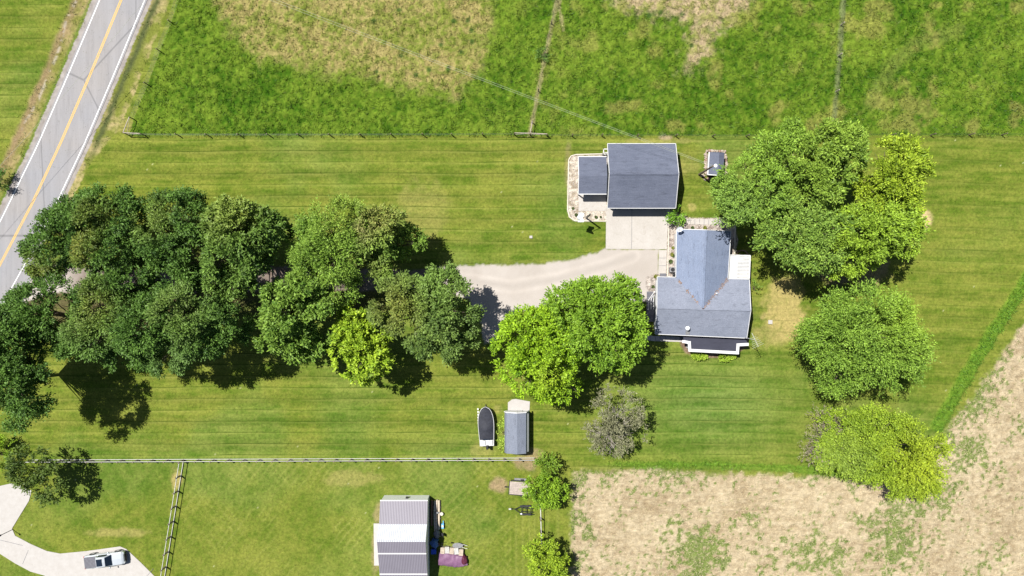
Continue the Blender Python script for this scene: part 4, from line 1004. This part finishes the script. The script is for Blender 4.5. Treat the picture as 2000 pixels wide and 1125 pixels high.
# fire ring
fr = thing('fire_ring', 'curved brick fire ring north of the white awning', 'fire ring', P(1449, 495)); rb = MB(); q = P(1449, 499)
for k in range(14):
    t = math.pi * k / 13; rb.box((q.x + .85 * math.cos(t), q.y + .75 * math.sin(t), .1), (.22, .16, .2), rz=t + 1.57)
rb.build('brick', M['red_rock'], fr)
tag(MB().box((*G(1504, 629), .09), (.62, .6, .18)).build('septic_cover', M['white_concrete'], bevel=.03), 'square white concrete cover on the dry lawn east of the house', 'cover')
tag(MB().box((*G(1037, 463), .08), (.45, .4, .16)).build('well_cover', M['white_concrete'], bevel=.03), 'small white cover on the lawn south of the pasture fence', 'cover')

# stone ringed shed --------------------------------------------------
ws = thing('well_house', 'little slate roofed shed ringed by boulders beside the utility pole', 'shed', P(1397, 325))
A0, A1, A2, A3 = P(1385, 297, 1.9), P(1415, 298, 2.0), P(1412.5, 343, 2.0), P(1382, 341, 1.9)
K0, K1 = P(1405, 297.5, 2.4), P(1402.5, 342.5, 2.4)
rf = MB(); rf.slab([A3, K1, K0, A0], .1); rf.slab([K1, A2, A1, K0], .1); rf.build('roof', M['shingle_garage'], ws)
tr_ = MB(); tr_.bar(A0, A3, .16, .16); tr_.bar(A3, K1, .1, .12); tr_.bar(K1, A2, .1, .12); tr_.build('fascia', M['white'], ws)
cc_ = (A0 + A1 + A2 + A3) / 4
MB().box((cc_.x, cc_.y, .9), ((A1.x - A0.x) * .82, (A0.y - A3.y) * .88, 1.8)).build('wall', M['grey_wood'], ws)
MB().box((cc_.x, A3.y + .18, .85), (.8, .06, 1.5)).build('door', M['white'], ws)
k = 0
rocks = MB(); rng = np.random.RandomState(9)
ring = [(1379 + rng.uniform(-1, 1), y) for y in range(303, 340, 5)] + [(1417 + rng.uniform(-1, 1), y) for y in range(304, 345, 5)] + [(x, 295.5 + rng.uniform(-1, 1)) for x in range(1380, 1416, 5)] + [(x, 350 - (x - 1380) * .02) for x in range(1376, 1412, 6)] + [(1373, 337), (1371, 343), (1375, 344)]
protos = []
for s_ in range(4):
    b = MB().blob((0, 0, .14), (.27, .2, .22), s_ * 3 + 1, .9, 8, 5); o = b.build('boulder', M['rock'] if s_ != 2 else M['red_rock'], local=True, smooth=False); protos.append(o)
for i, (x, y) in enumerate(ring):
    o = protos[i] if i < 4 else protos[i % 4].copy()
    if i >= 4: C.objects.link(o)
    o.location = P(x, y); o.rotation_euler = (0, 0, rng.uniform(0, 3)); s_ = rng.uniform(.75, 1.3); o.scale = (s_, s_, s_)
    tag(o, 'tan boulder in the ring laid round the little shed', 'boulder', 'boulders ringing the little shed')
# utility pole with lamp ----------------------------------------------
up_ = thing('utility_pole', 'brown wooden utility pole beside the stone ringed shed', 'utility pole', P(1365, 341)); q = P(1365, 341); TP = 7.2
MB().tube([q, (q.x, q.y, TP)], [.16, .11], 10).build('pole', M['post_wood'], up_)
la = MB().tube([(q.x, q.y, 7.0), (q.x + .3, q.y, 7.3)], .04, 6).build('lamp_arm', M['grey'], up_)
MB().tube([(q.x + .3, q.y, 7.1), (q.x + .3, q.y, 7.3), (q.x + .3, q.y, 7.42)], [.24, .25, .08], 14).build('street_lamp_head', M['lamp'], up_)
for off in (0, .42):
    wv = MB(); A = Vector((q.x, q.y + .1 - off * .5, 7.0)); B = P(540, -2 + off * 12, 8.5); pts = []
    far = B + (B - A) * .5
    for t in range(25):
        u = t / 24; p_ = A.lerp(far, u); p_.z -= 2.0 * u * (1 - u); pts.append(p_)
    wv.tube(pts, .014, 5)
    tag(wv.build('power_cable', M['wire']), 'thin pale cable crossing the pasture to the pole, %s of the pair' % ('southern' if off else 'northern'), 'cable', 'overhead cables over the pasture')
wv = MB(); A = P(300, -20, 6.5); B = P(-20, 345, 6.0); pts = [A.lerp(B, t / 16) - Vector((0, 0, 1.6 * (t / 16) * (1 - t / 16))) for t in range(-4, 21)]
wv.tube(pts, .016, 5); tag(wv.build('power_cable', M['wire']), 'single thin cable slanting over the road', 'cable')
# flag pole ------------------------------------------------------------
fp_ = thing('flag_pole', 'dark post with a bracket arm at the corner of the garage stone bed', 'post', P(1145, 426)); q = P(1145, 426); T = 5.0
MB().box((q.x, q.y, T / 2), (.17, .17, T)).build('post', M['dark_metal'], fp_)
MB().bar((q.x, q.y, T - .1), (q.x - 1.05, q.y - .5, T - .1), .06, .06).build('arm', M['dark_metal'], fp_)
rs = []
for k in range(10):
    t = k / 9; rs.append([(q.x - .95 - .75 * v_ + .12 * math.sin(9 * t), q.y - .35 + .55 - 1.25 * t + .1 * v_, T - .12 - .75 * t * v_ - .35 * t + .13 * math.sin(8 * t + 4 * v_)) for v_ in (0, .25, .5, .75, 1)])
fo = MB().rings(rs, closed=False, caps=False).build('flag', M['lamp']); tag(fo, 'white cloth hanging from the arm of the dark post', 'flag')
sm = fo.modifiers.new('thick', 'SOLIDIFY'); sm.thickness = .02

# small gambrel shed ----------------------------------------------------
sh = thing('garden_shed', 'small blue grey roofed garden shed beside the covered boat', 'shed', P(1010, 838))
prof = [(985.5, 1.9), (989, 2.5), (1010, 3.05), (1027.5, 2.6), (1033.5, 1.2)]
yN, yS = 806, 886
cols_ = []
def rp(x, z, y): return Vector(((x - 1000) / S * (1 - z / H), (562.5 - y) / S * (1 - 2.6 / H), z))
rf = MB()
for (xa, za), (xb, zb) in zip(prof[:-1], prof[1:]):
    rf.slab([rp(xa, za, yS), rp(xb, zb, yS), rp(xb, zb, yN), rp(xa, za, yN)], .08)
rf.build('roof', M['shingle_shed'], sh)
fr = MB()
for (xa, za), (xb, zb) in zip(prof[:-1], prof[1:]): fr.bar(rp(xa, za, yN - .6), rp(xb, zb, yN - .6), .14, .2)
fr.build('trim', M['white'], sh)
wl = MB(); X0, X1 = rp(987, 0, 0).x, rp(1032, 0, 0).x; Y0, Y1 = rp(0, 0, yS - 2).y, rp(0, 0, yN + 2).y
pl = [(X0, 0), (X1, 0), (X1, 1.85), (rp(1027, 2.5, 0).x, 2.5), (rp(1010, 2.9, 0).x, 2.92), (rp(990, 2.4, 0).x, 2.4), (X0, 1.85)]
n = len(pl); wl.add([(a, Y0, b) for a, b in pl] + [(a, Y1, b) for a, b in pl], [tuple(range(n)), tuple(range(2 * n - 1, n - 1, -1))] + [((i + 1) % n, i, i + n, (i + 1) % n + n) for i in range(n)])
wl.build('wall', M['siding'], sh)
dr = MB().box(((X0 + X1) / 2, Y1 + .03, .95), (1.7, .06, 1.8)).build('door', M['white'], sh)
MB().box(((X0 + X1) / 2 + .1, Y1 + .08, .95), (.04, .05, .2)).build('handle', M['black'], dr)

# barn -------------------------------------------------------------------
bn = thing('metal_barn', 'long metal barn with grey ribbed roof, one slope coloured with white sheen, at the bottom edge', 'barn', P(790, 1045))
def bq(x, y, z): return P(x, y, z)
sec = [((741, 978), (836, 979), 2.7), ((740, 1024), (834.5, 1026), 3.5), ((738, 1056.5), (833, 1058), 5.1), ((740, 1081), (833.5, 1083), 4.4), ((741, 1121), (833.5, 1123), 3.1), ((742, 1160), (834, 1162), 2.4)]
xl = min(bq(*a, z).x for a, b, z in sec); xr = max(bq(*b, z).x for a, b, z in sec)
xl = sum(bq(*a, z).x for a, b, z in sec) / 6; xr = sum(bq(*b, z).x for a, b, z in sec) / 6
ln = [(bq(*a, z).y, z) for a, b, z in sec]
def bsec(i, mat, lab):
    (ya, za), (yb, zb) = ln[i], ln[i + 1]
    o = MB().slab([(xl, yb, zb), (xr, yb, zb), (xr, ya, za), (xl, ya, za)], .08).build('roof_panel', mat, bn); o['label'] = lab; return o
bsec(0, M['ribbed_grey'], 'grey ribbed low northern roof slope'); bsec(1, M['ribbed_white_sheen'], 'steep roof slope with a white sheen put into its colour'); bsec(2, M['ribbed_grey'], 'grey ribbed upper southern slope'); bsec(3, M['ribbed_grey'], 'grey ribbed lower southern slope')
bsec(4, M['ribbed_grey'], 'lowest grey ribbed roof slope at the photo edge')
for i in (0, 3, 4):
    MB().bar((xl, ln[i][0] + (.06 if i == 0 else 0), ln[i][1] + .03), (xr, ln[i][0] + (.06 if i == 0 else 0), ln[i][1] + .03), .16, .1).build('trim', M['white'], bn)
MB().bar((xl, ln[2][0], ln[2][1] + .03), (xr, ln[2][0], ln[2][1] + .03), .2, .06).build('ridge_cap', M['ribbed_white_sheen'], bn)
wl = MB()
pl = [(ln[0][0] - .02, 0)] + [(a, z - .1) for a, z in ln] + [(ln[-1][0], 0)]
n = len(pl); wl.add([(xl + .1, a, z) for a, z in pl] + [(xr - .1, a, z) for a, z in pl], [tuple(range(n)), tuple(range(2 * n - 1, n - 1, -1))] + [((i + 1) % n, i, i + n, (i + 1) % n + n) for i in range(n)])
wl.build('wall', M['barn_white'], bn)
q = P(795, 972, 1.5); MB().box((q.x, ln[0][0] + .05, 1.5), (.35, .25, .5)).build('wall_lamp', M['black'], bn)

# clutter beside the barn ---------------------------------------------------
rng = np.random.RandomState(21)
lum = [(844, 977, 1027, 'brown'), (849.5, 978, 1040, 'pale_wood'), (853.5, 976, 1036, 'pale_wood'), (857.5, 977, 1034, 'pale_wood')]
lbs = ['dark brown log beside the barn, westernmost of the stack', 'pale log second from the barn wall', 'pale log third from the barn wall', 'pale log farthest from the barn wall in the stack']
for (x, ya, yb, mt), lb in zip(lum, lbs):
    A, B = P(x, ya, .3), P(x + rng.uniform(-1, 1), yb, .3); b = MB()
    m_ = A.lerp(B, .5) + Vector((rng.uniform(-.1, .1), 0, 0)); b.tube([A, m_, B], [.17, .155, .14], 10)
    o = b.build('log', M[mt]); tag(o, lb, 'log', 'logs stacked beside the barn')
for k, y in enumerate((990, 1012)):
    tag(MB().box((*G(852, y), .07), (1.5, .16, .14)).build('sleeper', M['post_wood']), 'dark sleeper under the %s end of the log stack' % ('north' if k == 0 else 'south'), 'sleeper')
sb = MB().tube([P(853.5, 998, .2), P(853.5, 1001.5, .2)], .46, 12, False); tag(sb.build('strap', M['grey']), 'grey strap wound round the log stack', 'strap')
bk = thing('bucket', 'pale bucket on the grass beside the log stack', 'bucket', P(863, 1002)); q = P(863, 1002); MB().tube([q, (q.x, q.y, .45)], [.2, .26], 14).build('tub', M['cream'], bk); MB().tube([(q.x - .24, q.y, .45), (q.x, q.y, .6), (q.x + .24, q.y, .45)], .012, 5).build('handle', M['steel'], bk)
bc = thing('toy_cart', 'bright blue and white toy cart east of the log stack', 'cart', P(865, 1026)); q = P(865, 1026)
MB().box((q.x, q.y, .3), (.35, .75, .18)).box((q.x + .08, q.y + .55, .3), (.12, .5, .08)).build('body', M['sky_blue'], bc, bevel=.03)
MB().box((q.x, q.y + .02, .42), (.28, .3, .1)).build('seat', M['white'], bc)
for a, c in ((-.22, -.3), (.22, -.3), (-.22, .3), (.22, .3)): MB().tube([(q.x + a - .03, q.y + c, .13), (q.x + a + .03, q.y + c, .13)], .13, 12).build('wheel', M['rubber'], bc)
ch = thing('folding_chair', 'black folding chair beside the toy cart', 'chair', P(864, 1042)); q = P(864, 1042)
MB().box((q.x, q.y, .45), (.45, .45, .05)).build('seat', M['black'], ch); MB().box((q.x + .22, q.y, .75), (.05, .45, .5)).build('backrest', M['black'], ch)
for a in (-.2, .2):
    for c in (-.2, .2): MB().tube([(q.x + a, q.y + c, 0), (q.x + a, q.y + c, .45)], .02, 6).build('leg', M['steel'], ch)
tag(MB().blob((*P(853, 1043, .4).xy, .4), (.5, .65, .45), 4, .6, 14, 8).build('tarp_bundle', M['grey'], smooth=True), 'grey tarp covered bundle at the south end of the logs', 'tarp')
tag(MB().blob((*P(848, 1060, .5).xy, .5), (.62, .7, .55), 7, .7, 14, 8).build('tarp_bundle', M['blue_tarp'], smooth=True), 'blue tarp covered bundle against the barn', 'tarp')
bb = thing('storage_bin', 'bright blue plastic bin under the blue tarp bundle', 'bin', P(848, 1074)); q = P(848, 1074); MB().box((q.x, q.y, .35), (.7, .65, .7)).build('tub', M['blue_bin'], bb, bevel=.05); MB().box((q.x, q.y, .73), (.78, .72, .06)).build('lid', M['blue_bin'], bb, bevel=.02)
ba = thing('garden_tiller', 'rust brown garden machine between the blue bundle and the pallets', 'garden machine', P(856, 1061)); q = P(857, 1061)
MB().box((q.x, q.y, .4), (.4, .35, .3)).build('engine', M['brown'], ba, bevel=.03); MB().bar((q.x + .1, q.y, .5), (q.x + .9, q.y - .1, .9), .05, .05).bar((q.x + .1, q.y + .2, .5), (q.x + .8, q.y + .35, .9), .05, .05).build('handlebar', M['black'], ba)
for a in (-.22, .22): MB().tube([(q.x, q.y + a - .04, .17), (q.x, q.y + a + .04, .17)], .17, 12).build('wheel', M['rubber'], ba)
pal = [(865, 1072.5, 'pale pallet at the west end of the tarp covered row'), (874, 1071.5, 'white pallet second in the tarp covered row'), (883, 1073, 'pale pallet in the middle of the tarp covered row'), (892, 1073.5, 'weathered pallet fourth in the tarp covered row'), (901, 1076, 'leaning pallet at the east end of the tarp covered row')]
for i, (x, y, lb) in enumerate(pal):
    q = P(x, y); t = thing('pallet', lb, 'pallet', q, R(rng.uniform(-6, 6)), 'pallets along the purple tarp')
    b = MB()
    for k in range(5): b.box((-.26 + k * .13, 0, .62), (.1, .95, .03))
    b.build('top_board', M['board'] if i % 2 else M['pale_wood'], t, local=True)
    b = MB()
    for k in (-.4, 0, .4): b.box((0, k, .53), (.62, .08, .13))
    b.build('bearer', M['pale_wood'], t, local=True)
    MB().box((0, 0, .23), (.55, .85, .45)).build('crate', M['grey_wood'], t, local=True)
# purple tarp over the pile
b = MB(); rs = []; P0 = P(857, 1090); P1 = P(913, 1093)
nT = 24
for k in range(nT + 1):
    t = k / nT; c_ = P0.lerp(P1, t); wdt = (1.05 - .12 * t) * (1 if t < .7 else 1 - (t - .7) * 1.3); hh = .85 - .3 * t; c_.y -= .35 * math.sin(t * 2.2) - .15; ringp = []
    for s_ in range(13):
        u = s_ / 12 * math.pi; f_ = .025 * math.sin(k * 1.9 + s_ * .7) * (3 * t * t) + .16 * mnoise.noise(Vector((k * .22 + s_ * .1, s_ * .35, 4))) + .05 * mnoise.noise(Vector((k * .4, s_ * .6, 1)))
        ringp.append((c_.x + f_ * .6, c_.y + math.cos(u) * wdt * (1 + f_), max(.02, (abs(math.sin(u)) ** .4) * hh * .8 * (1 + 1.6 * f_))))
    rs.append(ringp)
o = b.rings(rs, closed=False, caps=False).build('purple_tarp', M['purple_tarp'], smooth=True); tag(o, 'creased purple tarp draped over a long pile', 'tarp')
tag(MB().blob((*P(907, 1094, .5).xy, .38), (.42, .75, .3), 3, .8, 12, 8).build('dark_tarp', M['maroon'], smooth=True), 'dark maroon bundle at the east end of the purple tarp', 'tarp')
wb = thing('wheelbarrow', 'dark grey wheelbarrow lying north of the pallets', 'wheelbarrow', P(896, 1064)); q = P(896, 1065, .4)
rs = []
for z, k in ((.18, .55), (.35, .8), (.52, 1.0)): rs.append([(q.x + math.cos(t * .524) * .75 * k - .2 + (t in (0, 11, 1)) * .1, q.y + math.sin(t * .524) * .42 * k - .0, z) for t in range(12)])
MB().rings(rs).build('tray', M['grey'], wb); MB().tube([(q.x - 1.0, q.y + .25, .2), (q.x - 1.0, q.y + .33, .2)], .2, 12).build('wheel', M['rubber'], wb)
MB().bar((q.x + .3, q.y - .25, .35), (q.x + 1.3, q.y - .45, .6), .05, .05).bar((q.x + .3, q.y + .2, .35), (q.x + 1.3, q.y + .0, .6), .05, .05).build('handle', M['board'], wb)

# trailers -------------------------------------------------------------------
tl = thing('utility_trailer', 'flat wooden deck trailer half under the small round tree', 'trailer', P(1015, 951)); q = P(1015, 951)
for k in range(9): pass
b = MB()
for k in range(8): b.box((q.x, q.y - .9 + k * .24, .55), (3.1, .22, .05), rz=R(-4))
b.build('deck', M['grey_wood'], tl)
b = MB(); b.box((q.x + .05, q.y + 1.1, .62), (2.6, .12, .35), rz=R(-4)); b.box((q.x, q.y - 1.08, .55), (3.1, .08, .14), rz=R(-4)); b.box((q.x - 1.58, q.y + .1, .55), (.08, 2.1, .14), rz=R(-4)); b.bar((q.x - 1.6, q.y + .1, .45), (q.x - 2.15, q.y + .15, .45), .12, .12); b.build('frame', M['dark_metal'], tl)
MB().box((q.x + .3, q.y + 1.28, .5), (2.2, .28, .06), rz=R(-4)).build('fender', M['grey'], tl)
for s_ in (-1, 1): MB().tube([(q.x + .4, q.y + s_ * 1.2 - .1, .33), (q.x + .4, q.y + s_ * 1.2 + .1, .33)], .33, 16).build('wheel', M['rubber'], tl)
MB().box((q.x - 2.18, q.y + .15, .48), (.18, .16, .2)).build('hitch', M['black'], tl)
tl = thing('boat_trailer', 'empty black frame trailer beside the short fence', 'trailer', P(1022, 996)); b = MB(); z = .5
def tp_(x, y, zz=z): return P(x, y, zz)
for a, c in (((1006, 994), (1019, 989)), ((1006, 995), (1017, 1003)), ((1019, 989), (1042, 991)), ((1017, 1003), (1042, 1005)), ((1019, 992), (1041, 993.5)), ((1018, 999), (1041, 1000.5)), ((1019, 989), (1018, 1003)), ((1028, 990), (1027.5, 1004)), ((1037, 991), (1036.5, 1005)), ((999, 994), (1008, 994.5))):
    b.bar(tp_(*a), tp_(*c), .09, .1)
b.build('frame', M['black'], tl)
for s_ in (988.5, 1004.5):
    for xx in (1023, 1034): q = tp_(xx, s_, .3); MB().tube([(q.x, q.y - .1, .3), (q.x, q.y + .1, .3)], .3, 14).build('wheel', M['rubber'], tl)
    q = tp_(1026, s_, .62); MB().box((q.x, q.y, .64), (1.6, .26, .04)).build('fender', M['dark_metal'], tl)
q = tp_(1018, 1003); MB().box((q.x, q.y, .62), (.25, .16, .1)).build('lamp', M['lamp'], tl)
q = tp_(996, 994); MB().box((q.x, q.y, .5), (.35, .2, .18)).build('hitch', M['steel'], tl)

# boat -----------------------------------------------------------------------
bt = thing('motor_boat', 'covered white motor boat parked on the lawn west of the small shed', 'boat', P(950, 830), R(2.5))
L_, W_ = 5.9, 1.12
def hw(t):   # half width along boat, t 0 stern .. 1 bow
    return W_ * (0.90 + .14 * min(t * 2, 1)) if t < .55 else W_ * 1.04 * math.sqrt(max(0, 1 - ((t - .55) / .45) ** 2.3))
rs = []
for k in range(25):
    t = k / 24; y = -L_ / 2 + L_ * t; w_ = max(hw(t), .03); r = []
    for s_, z in ((-1, 1.12), (-.97, .85), (-.7, .55), (0, .38 + .35 * max(0, t - .7)), (.7, .55), (.97, .85), (1, 1.12)): r.append((s_ * w_, y, z + .18 * t * t))
    rs.append(r)
MB().rings(rs, closed=False, caps=False).build('hull', M['white'], bt, local=True, smooth=True)
b = MB(); n = 24
for s_ in (-1, 1):
    pts = [(s_ * max(hw(k / n), .03), -L_ / 2 + L_ * k / n, 1.14 + .18 * (k / n) ** 2) for k in range(n + 1)]; b.tube(pts, .038, 6)
b.build('gunwale', M['white'], bt, local=True, smooth=True)
rs = []
for k in range(21):
    t = .17 + .815 * k / 20; y = -L_ / 2 + L_ * t; w_ = max(hw(t) - .05, .02); top = .16 + .30 * math.exp(-((t - .45) / .12) ** 2) + .12 * math.exp(-((t - .28) / .05) ** 2)
    rs.append([(w_ * s_ / 4, y, 1.14 + .18 * t * t + top * (1 - (s_ / 4) ** 2) + .03 * math.sin(k * 2.1 + s_)) for s_ in range(-4, 5)])
MB().rings(rs, closed=False, caps=False).build('cover', M['boat_cover'], bt, local=True, smooth=True)
MB().box((0, -L_ / 2 + .55, 1.05), (W_ * 1.75, 1.0, .08)).build('stern_deck', M['white'], bt, local=True)
MB().box((-.55, -L_ / 2 + .55, 1.2), (.6, .7, .22)).box((.6, -L_ / 2 + .55, 1.2), (.5, .7, .22)).build('seat', M['white'], bt, local=True, bevel=.06)
eng = MB().box((.05, -L_ / 2 - .1, 1.35), (.38, .6, .45)).build('outboard_motor', M['black'], bt, local=True, bevel=.1)
MB().box((.05, -L_ / 2 - .25, .75), (.12, .25, .9)).box((.05, -L_ / 2 - .3, .3), (.3, .4, .05)).build('propeller_leg', M['black'], eng, local=True)
MB().box((0, -L_ / 2 + 1.15, 1.62), (1.5, .12, .12)).build('windscreen', M['glass'], bt, local=True)
b = MB(); b.bar((0, L_ / 2 + .0, .35), (0, -L_ / 2 + .5, .35), .1, .1)
for y in (-1.6, 0, 1.6): b.box((0, y, .35), (2.0, .1, .08))
b.bar((0, L_ / 2, .35), (0, L_ / 2 + .25, .4), .09, .09)
b.build('trailer_frame', M['dark_metal'], bt, local=True)
b = MB()
for k in range(6): b.box((-1.13 - (.0 if k < 3 else .02), 2.55 - k * .42, .62), (.2, .26, .05))
b.build('guide_board', M['white'], bt, local=True)
for s_ in (-1, 1): MB().tube([(s_ * 1.0 - .1, -.9, .33), (s_ * 1.0 + .1, -.9, .33)], .33, 16).build('wheel', M['rubber'], bt, local=True)

# pickup -----------------------------------------------------------------------
tk = thing('pickup_truck', 'silver blue pickup truck with grey bed cover on the pale driveway', 'pickup truck', P(205, 1093.5, .9).xy.to_3d() + Vector((0, 0, .07)), R(7))
Lt, Wt = 5.9, .98
rs = []
def sec_(x, w, zb, zs, zt, r=.12):
    return [(x, -w, zb), (x, -w, zs), (x, -w + r, zt), (x, 0, zt + .04), (x, w - r, zt), (x, w, zs), (x, w, zb)]
stn_ = [(-2.95, .90, .55, .85, .98), (-2.88, .96, .42, 1.0, 1.12), (-2.2, .98, .40, 1.05, 1.14), (-.9, .98, .36, 1.06, 1.14), (.9, .98, .36, 1.06, 1.15), (1.15, .98, .36, 1.04, 1.16), (2.0, .97, .38, 1.0, 1.14), (2.6, .94, .40, .95, 1.08), (2.84, .86, .42, .88, .98), (2.95, .74, .48, .72, .80)]
MB().rings([sec_(*s) for s in stn_]).build('body', M['truck_paint'], tk, local=True, smooth=False, bevel=.03)
cab = [(-1.0, .90, 1.12, 1.13, 1.16), (-.9, .86, 1.12, 1.5, 1.62), (-.72, .78, 1.12, 1.72, 1.84), (.25, .76, 1.12, 1.74, 1.87), (.55, .76, 1.12, 1.68, 1.80), (1.25, .86, 1.12, 1.15, 1.17)]
MB().rings([sec_(*s) for s in cab]).build('cab', M['truck_paint'], tk, local=True, bevel=.02)
def quad(name, pts, mat, par):
    b = MB(); v = [Vector(p) for p in pts]; nn = (v[1] - v[0]).cross(v[2] - v[0]).normalized() * .015
    b.add([p + nn for p in v] + [p - nn for p in v], [(0, 1, 2, 3), (7, 6, 5, 4), (0, 4, 5, 1), (1, 5, 6, 2), (2, 6, 7, 3), (3, 7, 4, 0)]); return b.build(name, mat, par, local=True)
quad('windshield', [(1.23, -.76, 1.22), (1.23, .76, 1.22), (.58, .64, 1.835), (.58, -.64, 1.835)], M['glass'], tk)
quad('rear_window', [(-.93, -.68, 1.28), (-.80, -.64, 1.74), (-.80, .64, 1.74), (-.93, .68, 1.28)], M['glass'], tk)
for s_ in (-1, 1):
    quad('side_window', [(-.62, s_ * .905, 1.24), (.62, s_ * .905, 1.24), (.42, s_ * .80, 1.68), (-.58, s_ * .80, 1.68)], M['glass'], tk)
    mo = MB().box((.85, s_ * 1.12, 1.22), (.16, .24, .2)).build('mirror', M['truck_paint'], tk, local=True, bevel=.04)
    MB().box((2.80, s_ * .68, .86), (.22, .3, .16)).build('headlight', M['lamp'], tk, local=True, bevel=.03)
    MB().box((-2.92, s_ * .86, .92), (.1, .16, .36)).build('taillight', M['red'], tk, local=True)
    MB().tube([(-1.9, s_ * 1.01 - .0, .46), (-1.9, s_ * 1.045, .46)], .47, 18).tube([(1.85, s_ * 1.01, .46), (1.85, s_ * 1.045, .46)], .47, 18).build('fender_flare', M['dark_metal'], tk, local=True)
    for xx in (-1.9, 1.85):
        wh = MB().tube([(xx, s_ * .80, .38), (xx, s_ * 1.03, .38)], .38, 20).build('wheel', M['rubber'], tk, local=True)
        MB().tube([(xx, s_ * 1.0, .38), (xx, s_ * 1.05, .38)], .24, 14).build('rim', M['steel'], wh, local=True)
MB().box((-.22, 0, 1.905), (.85, 1.05, .03)).build('sunroof', M['glass'], tk, local=True)
MB().box((-2.0, 0, 1.205), (1.72, 1.66, .06)).build('bed_cover', M['deck'], tk, local=True, bevel=.02)
MB().box((2.98, 0, .5), (.12, 1.5, .22)).build('front_bumper', M['dark_metal'], tk, local=True, bevel=.04)
MB().box((-3.0, 0, .5), (.12, 1.6, .2)).build('rear_bumper', M['steel'], tk, local=True, bevel=.03)
MB().box((2.95, 0, .78), (.08, 1.0, .22)).build('grille', M['black'], tk, local=True)
# lamp post by the pale driveway
lp = thing('lamp_post', 'thin black lamp post at the bend of the pale driveway', 'lamp post', P(25, 1034)); q = P(25, 1034)
MB().tube([q, (q.x, q.y, 2.3)], .05, 8).build('post', M['black'], lp); lh = MB().tube([(q.x, q.y, 2.3), (q.x, q.y, 2.5), (q.x, q.y, 2.62)], [.1, .15, .05], 8).build('lantern', M['black'], lp)

# ------------------------------------------------------------------ fences
def wire_fence(label, pts, group='wire fences of the pasture', hgt=1.35, mat='post_wood', top=None):
    q0 = P(*pts[0]); f = thing('wire_fence', label, 'fence', q0)
    proto = None
    for i, (x, y) in enumerate(pts):
        q = P(x, y)
        if proto is None:
            proto = MB().tube([(0, 0, -.1), (0, 0, hgt)], [.085, .075], 8).build('post', M[mat], f, local=True); o = proto
        else:
            o = proto.copy(); C.objects.link(o); o.parent = f
        o.location = q - q0
    b = MB()
    for z in (.3, .6, .9, 1.2):
        for a, c in zip(pts[:-1], pts[1:]): b.bar(P(*a) + Vector((0, 0, z)), P(*c) + Vector((0, 0, z)), .01, .01)
    b.build('wire', M['dark_metal'], f); return f
tp = [(250, 263), (283, 264.5), (350, 265), (408, 265), (470, 265), (527, 265), (586, 265), (646, 265), (706, 265), (766, 264.5), (827, 264.5), (883, 264.5), (943, 264), (1005, 263.5), (1035, 264), (1068, 265.5), (1117, 266), (1175, 265.5), (1244, 266), (1319, 266), (1391, 266.5), (1457, 266.5), (1525, 266), (1595, 265.5), (1668, 265), (1740, 264.5), (1817, 264.5), (1892, 264), (1955, 264), (2020, 264), (2085, 264), (2150, 264)]
wire_fence('long wire fence with dark posts between lawn and pasture', tp)
wire_fence('wire fence slanting beside the road verge', [(250, 263), (262, 233), (290, 166), (314, 101), (336, 45), (354, -10), (374, -65), (394, -120)][1:])
wire_fence('wire cross fence dividing the pasture near its middle', [(1039, 240), (1051, 178), (1064, 108), (1077, 47), (1090, -13), (1104, -80)])
wire_fence('overgrown wire cross fence in the eastern pasture', [(1628, 243), (1631, 180), (1636, 110), (1641, 50), (1646, -10), (1652, -80)], mat='grey_wood')
for lb, pr_ in (('pale timber brace at the pasture corner beside the road', [((250, 263), (283, 264.5)), ((250, 263), (262, 233))]), ('pale timber brace where the cross fence meets the long fence', [((1005, 263.5), (1035, 264)), ((1035, 264), (1068, 265.5)), ((1035, 264), (1039, 240))])):
    b = MB()
    for a, c in pr_: b.bar(P(*a) + Vector((0, 0, 1.3)), P(*c) + Vector((0, 0, 1.3)), .09, .09); b.bar(P(*a) + Vector((0, 0, .25)), P(*c) + Vector((0, 0, 1.2)), .03, .03)
    tag(b.build('fence_brace', M['grey_wood']), lb, 'fence brace')

def board_fence(label, a, c, n, hs=(.3, .8, 1.3), post='dark_metal'):
    q0, q1 = P(*a), P(*c); f = thing('board_fence', label, 'fence', q0); ang = math.atan2(q1.y - q0.y, q1.x - q0.x)
    proto = None
    for i in range(n + 1):
        if proto is None: proto = MB().box((0, 0, .78), (.17, .17, 1.62), rz=ang).build('post', M['post_wood'], f, local=True); o = proto
        else: o = proto.copy(); C.objects.link(o); o.parent = f
        o.location = (q1 - q0) * (i / n)
    sd = Vector((-math.sin(ang), math.cos(ang), 0)) * .09
    for z in hs:
        MB().bar(q0 + sd + Vector((0, 0, z)), q1 + sd + Vector((0, 0, z)), .06, .15).build('rail', M['board'], f)
    return f
board_fence('long white board fence along the south edge of the lawn', (62, 899), (1044, 895), 33, (.12, 1.42))
board_fence('white board fence running down to the bottom left photo edge', (358, 899), (310, 1195), 10, (.12, 1.42))
board_fence('short pale board fence between two small trees at the field edge', (1054, 985), (1056, 1060), 3, (.12, 1.35))
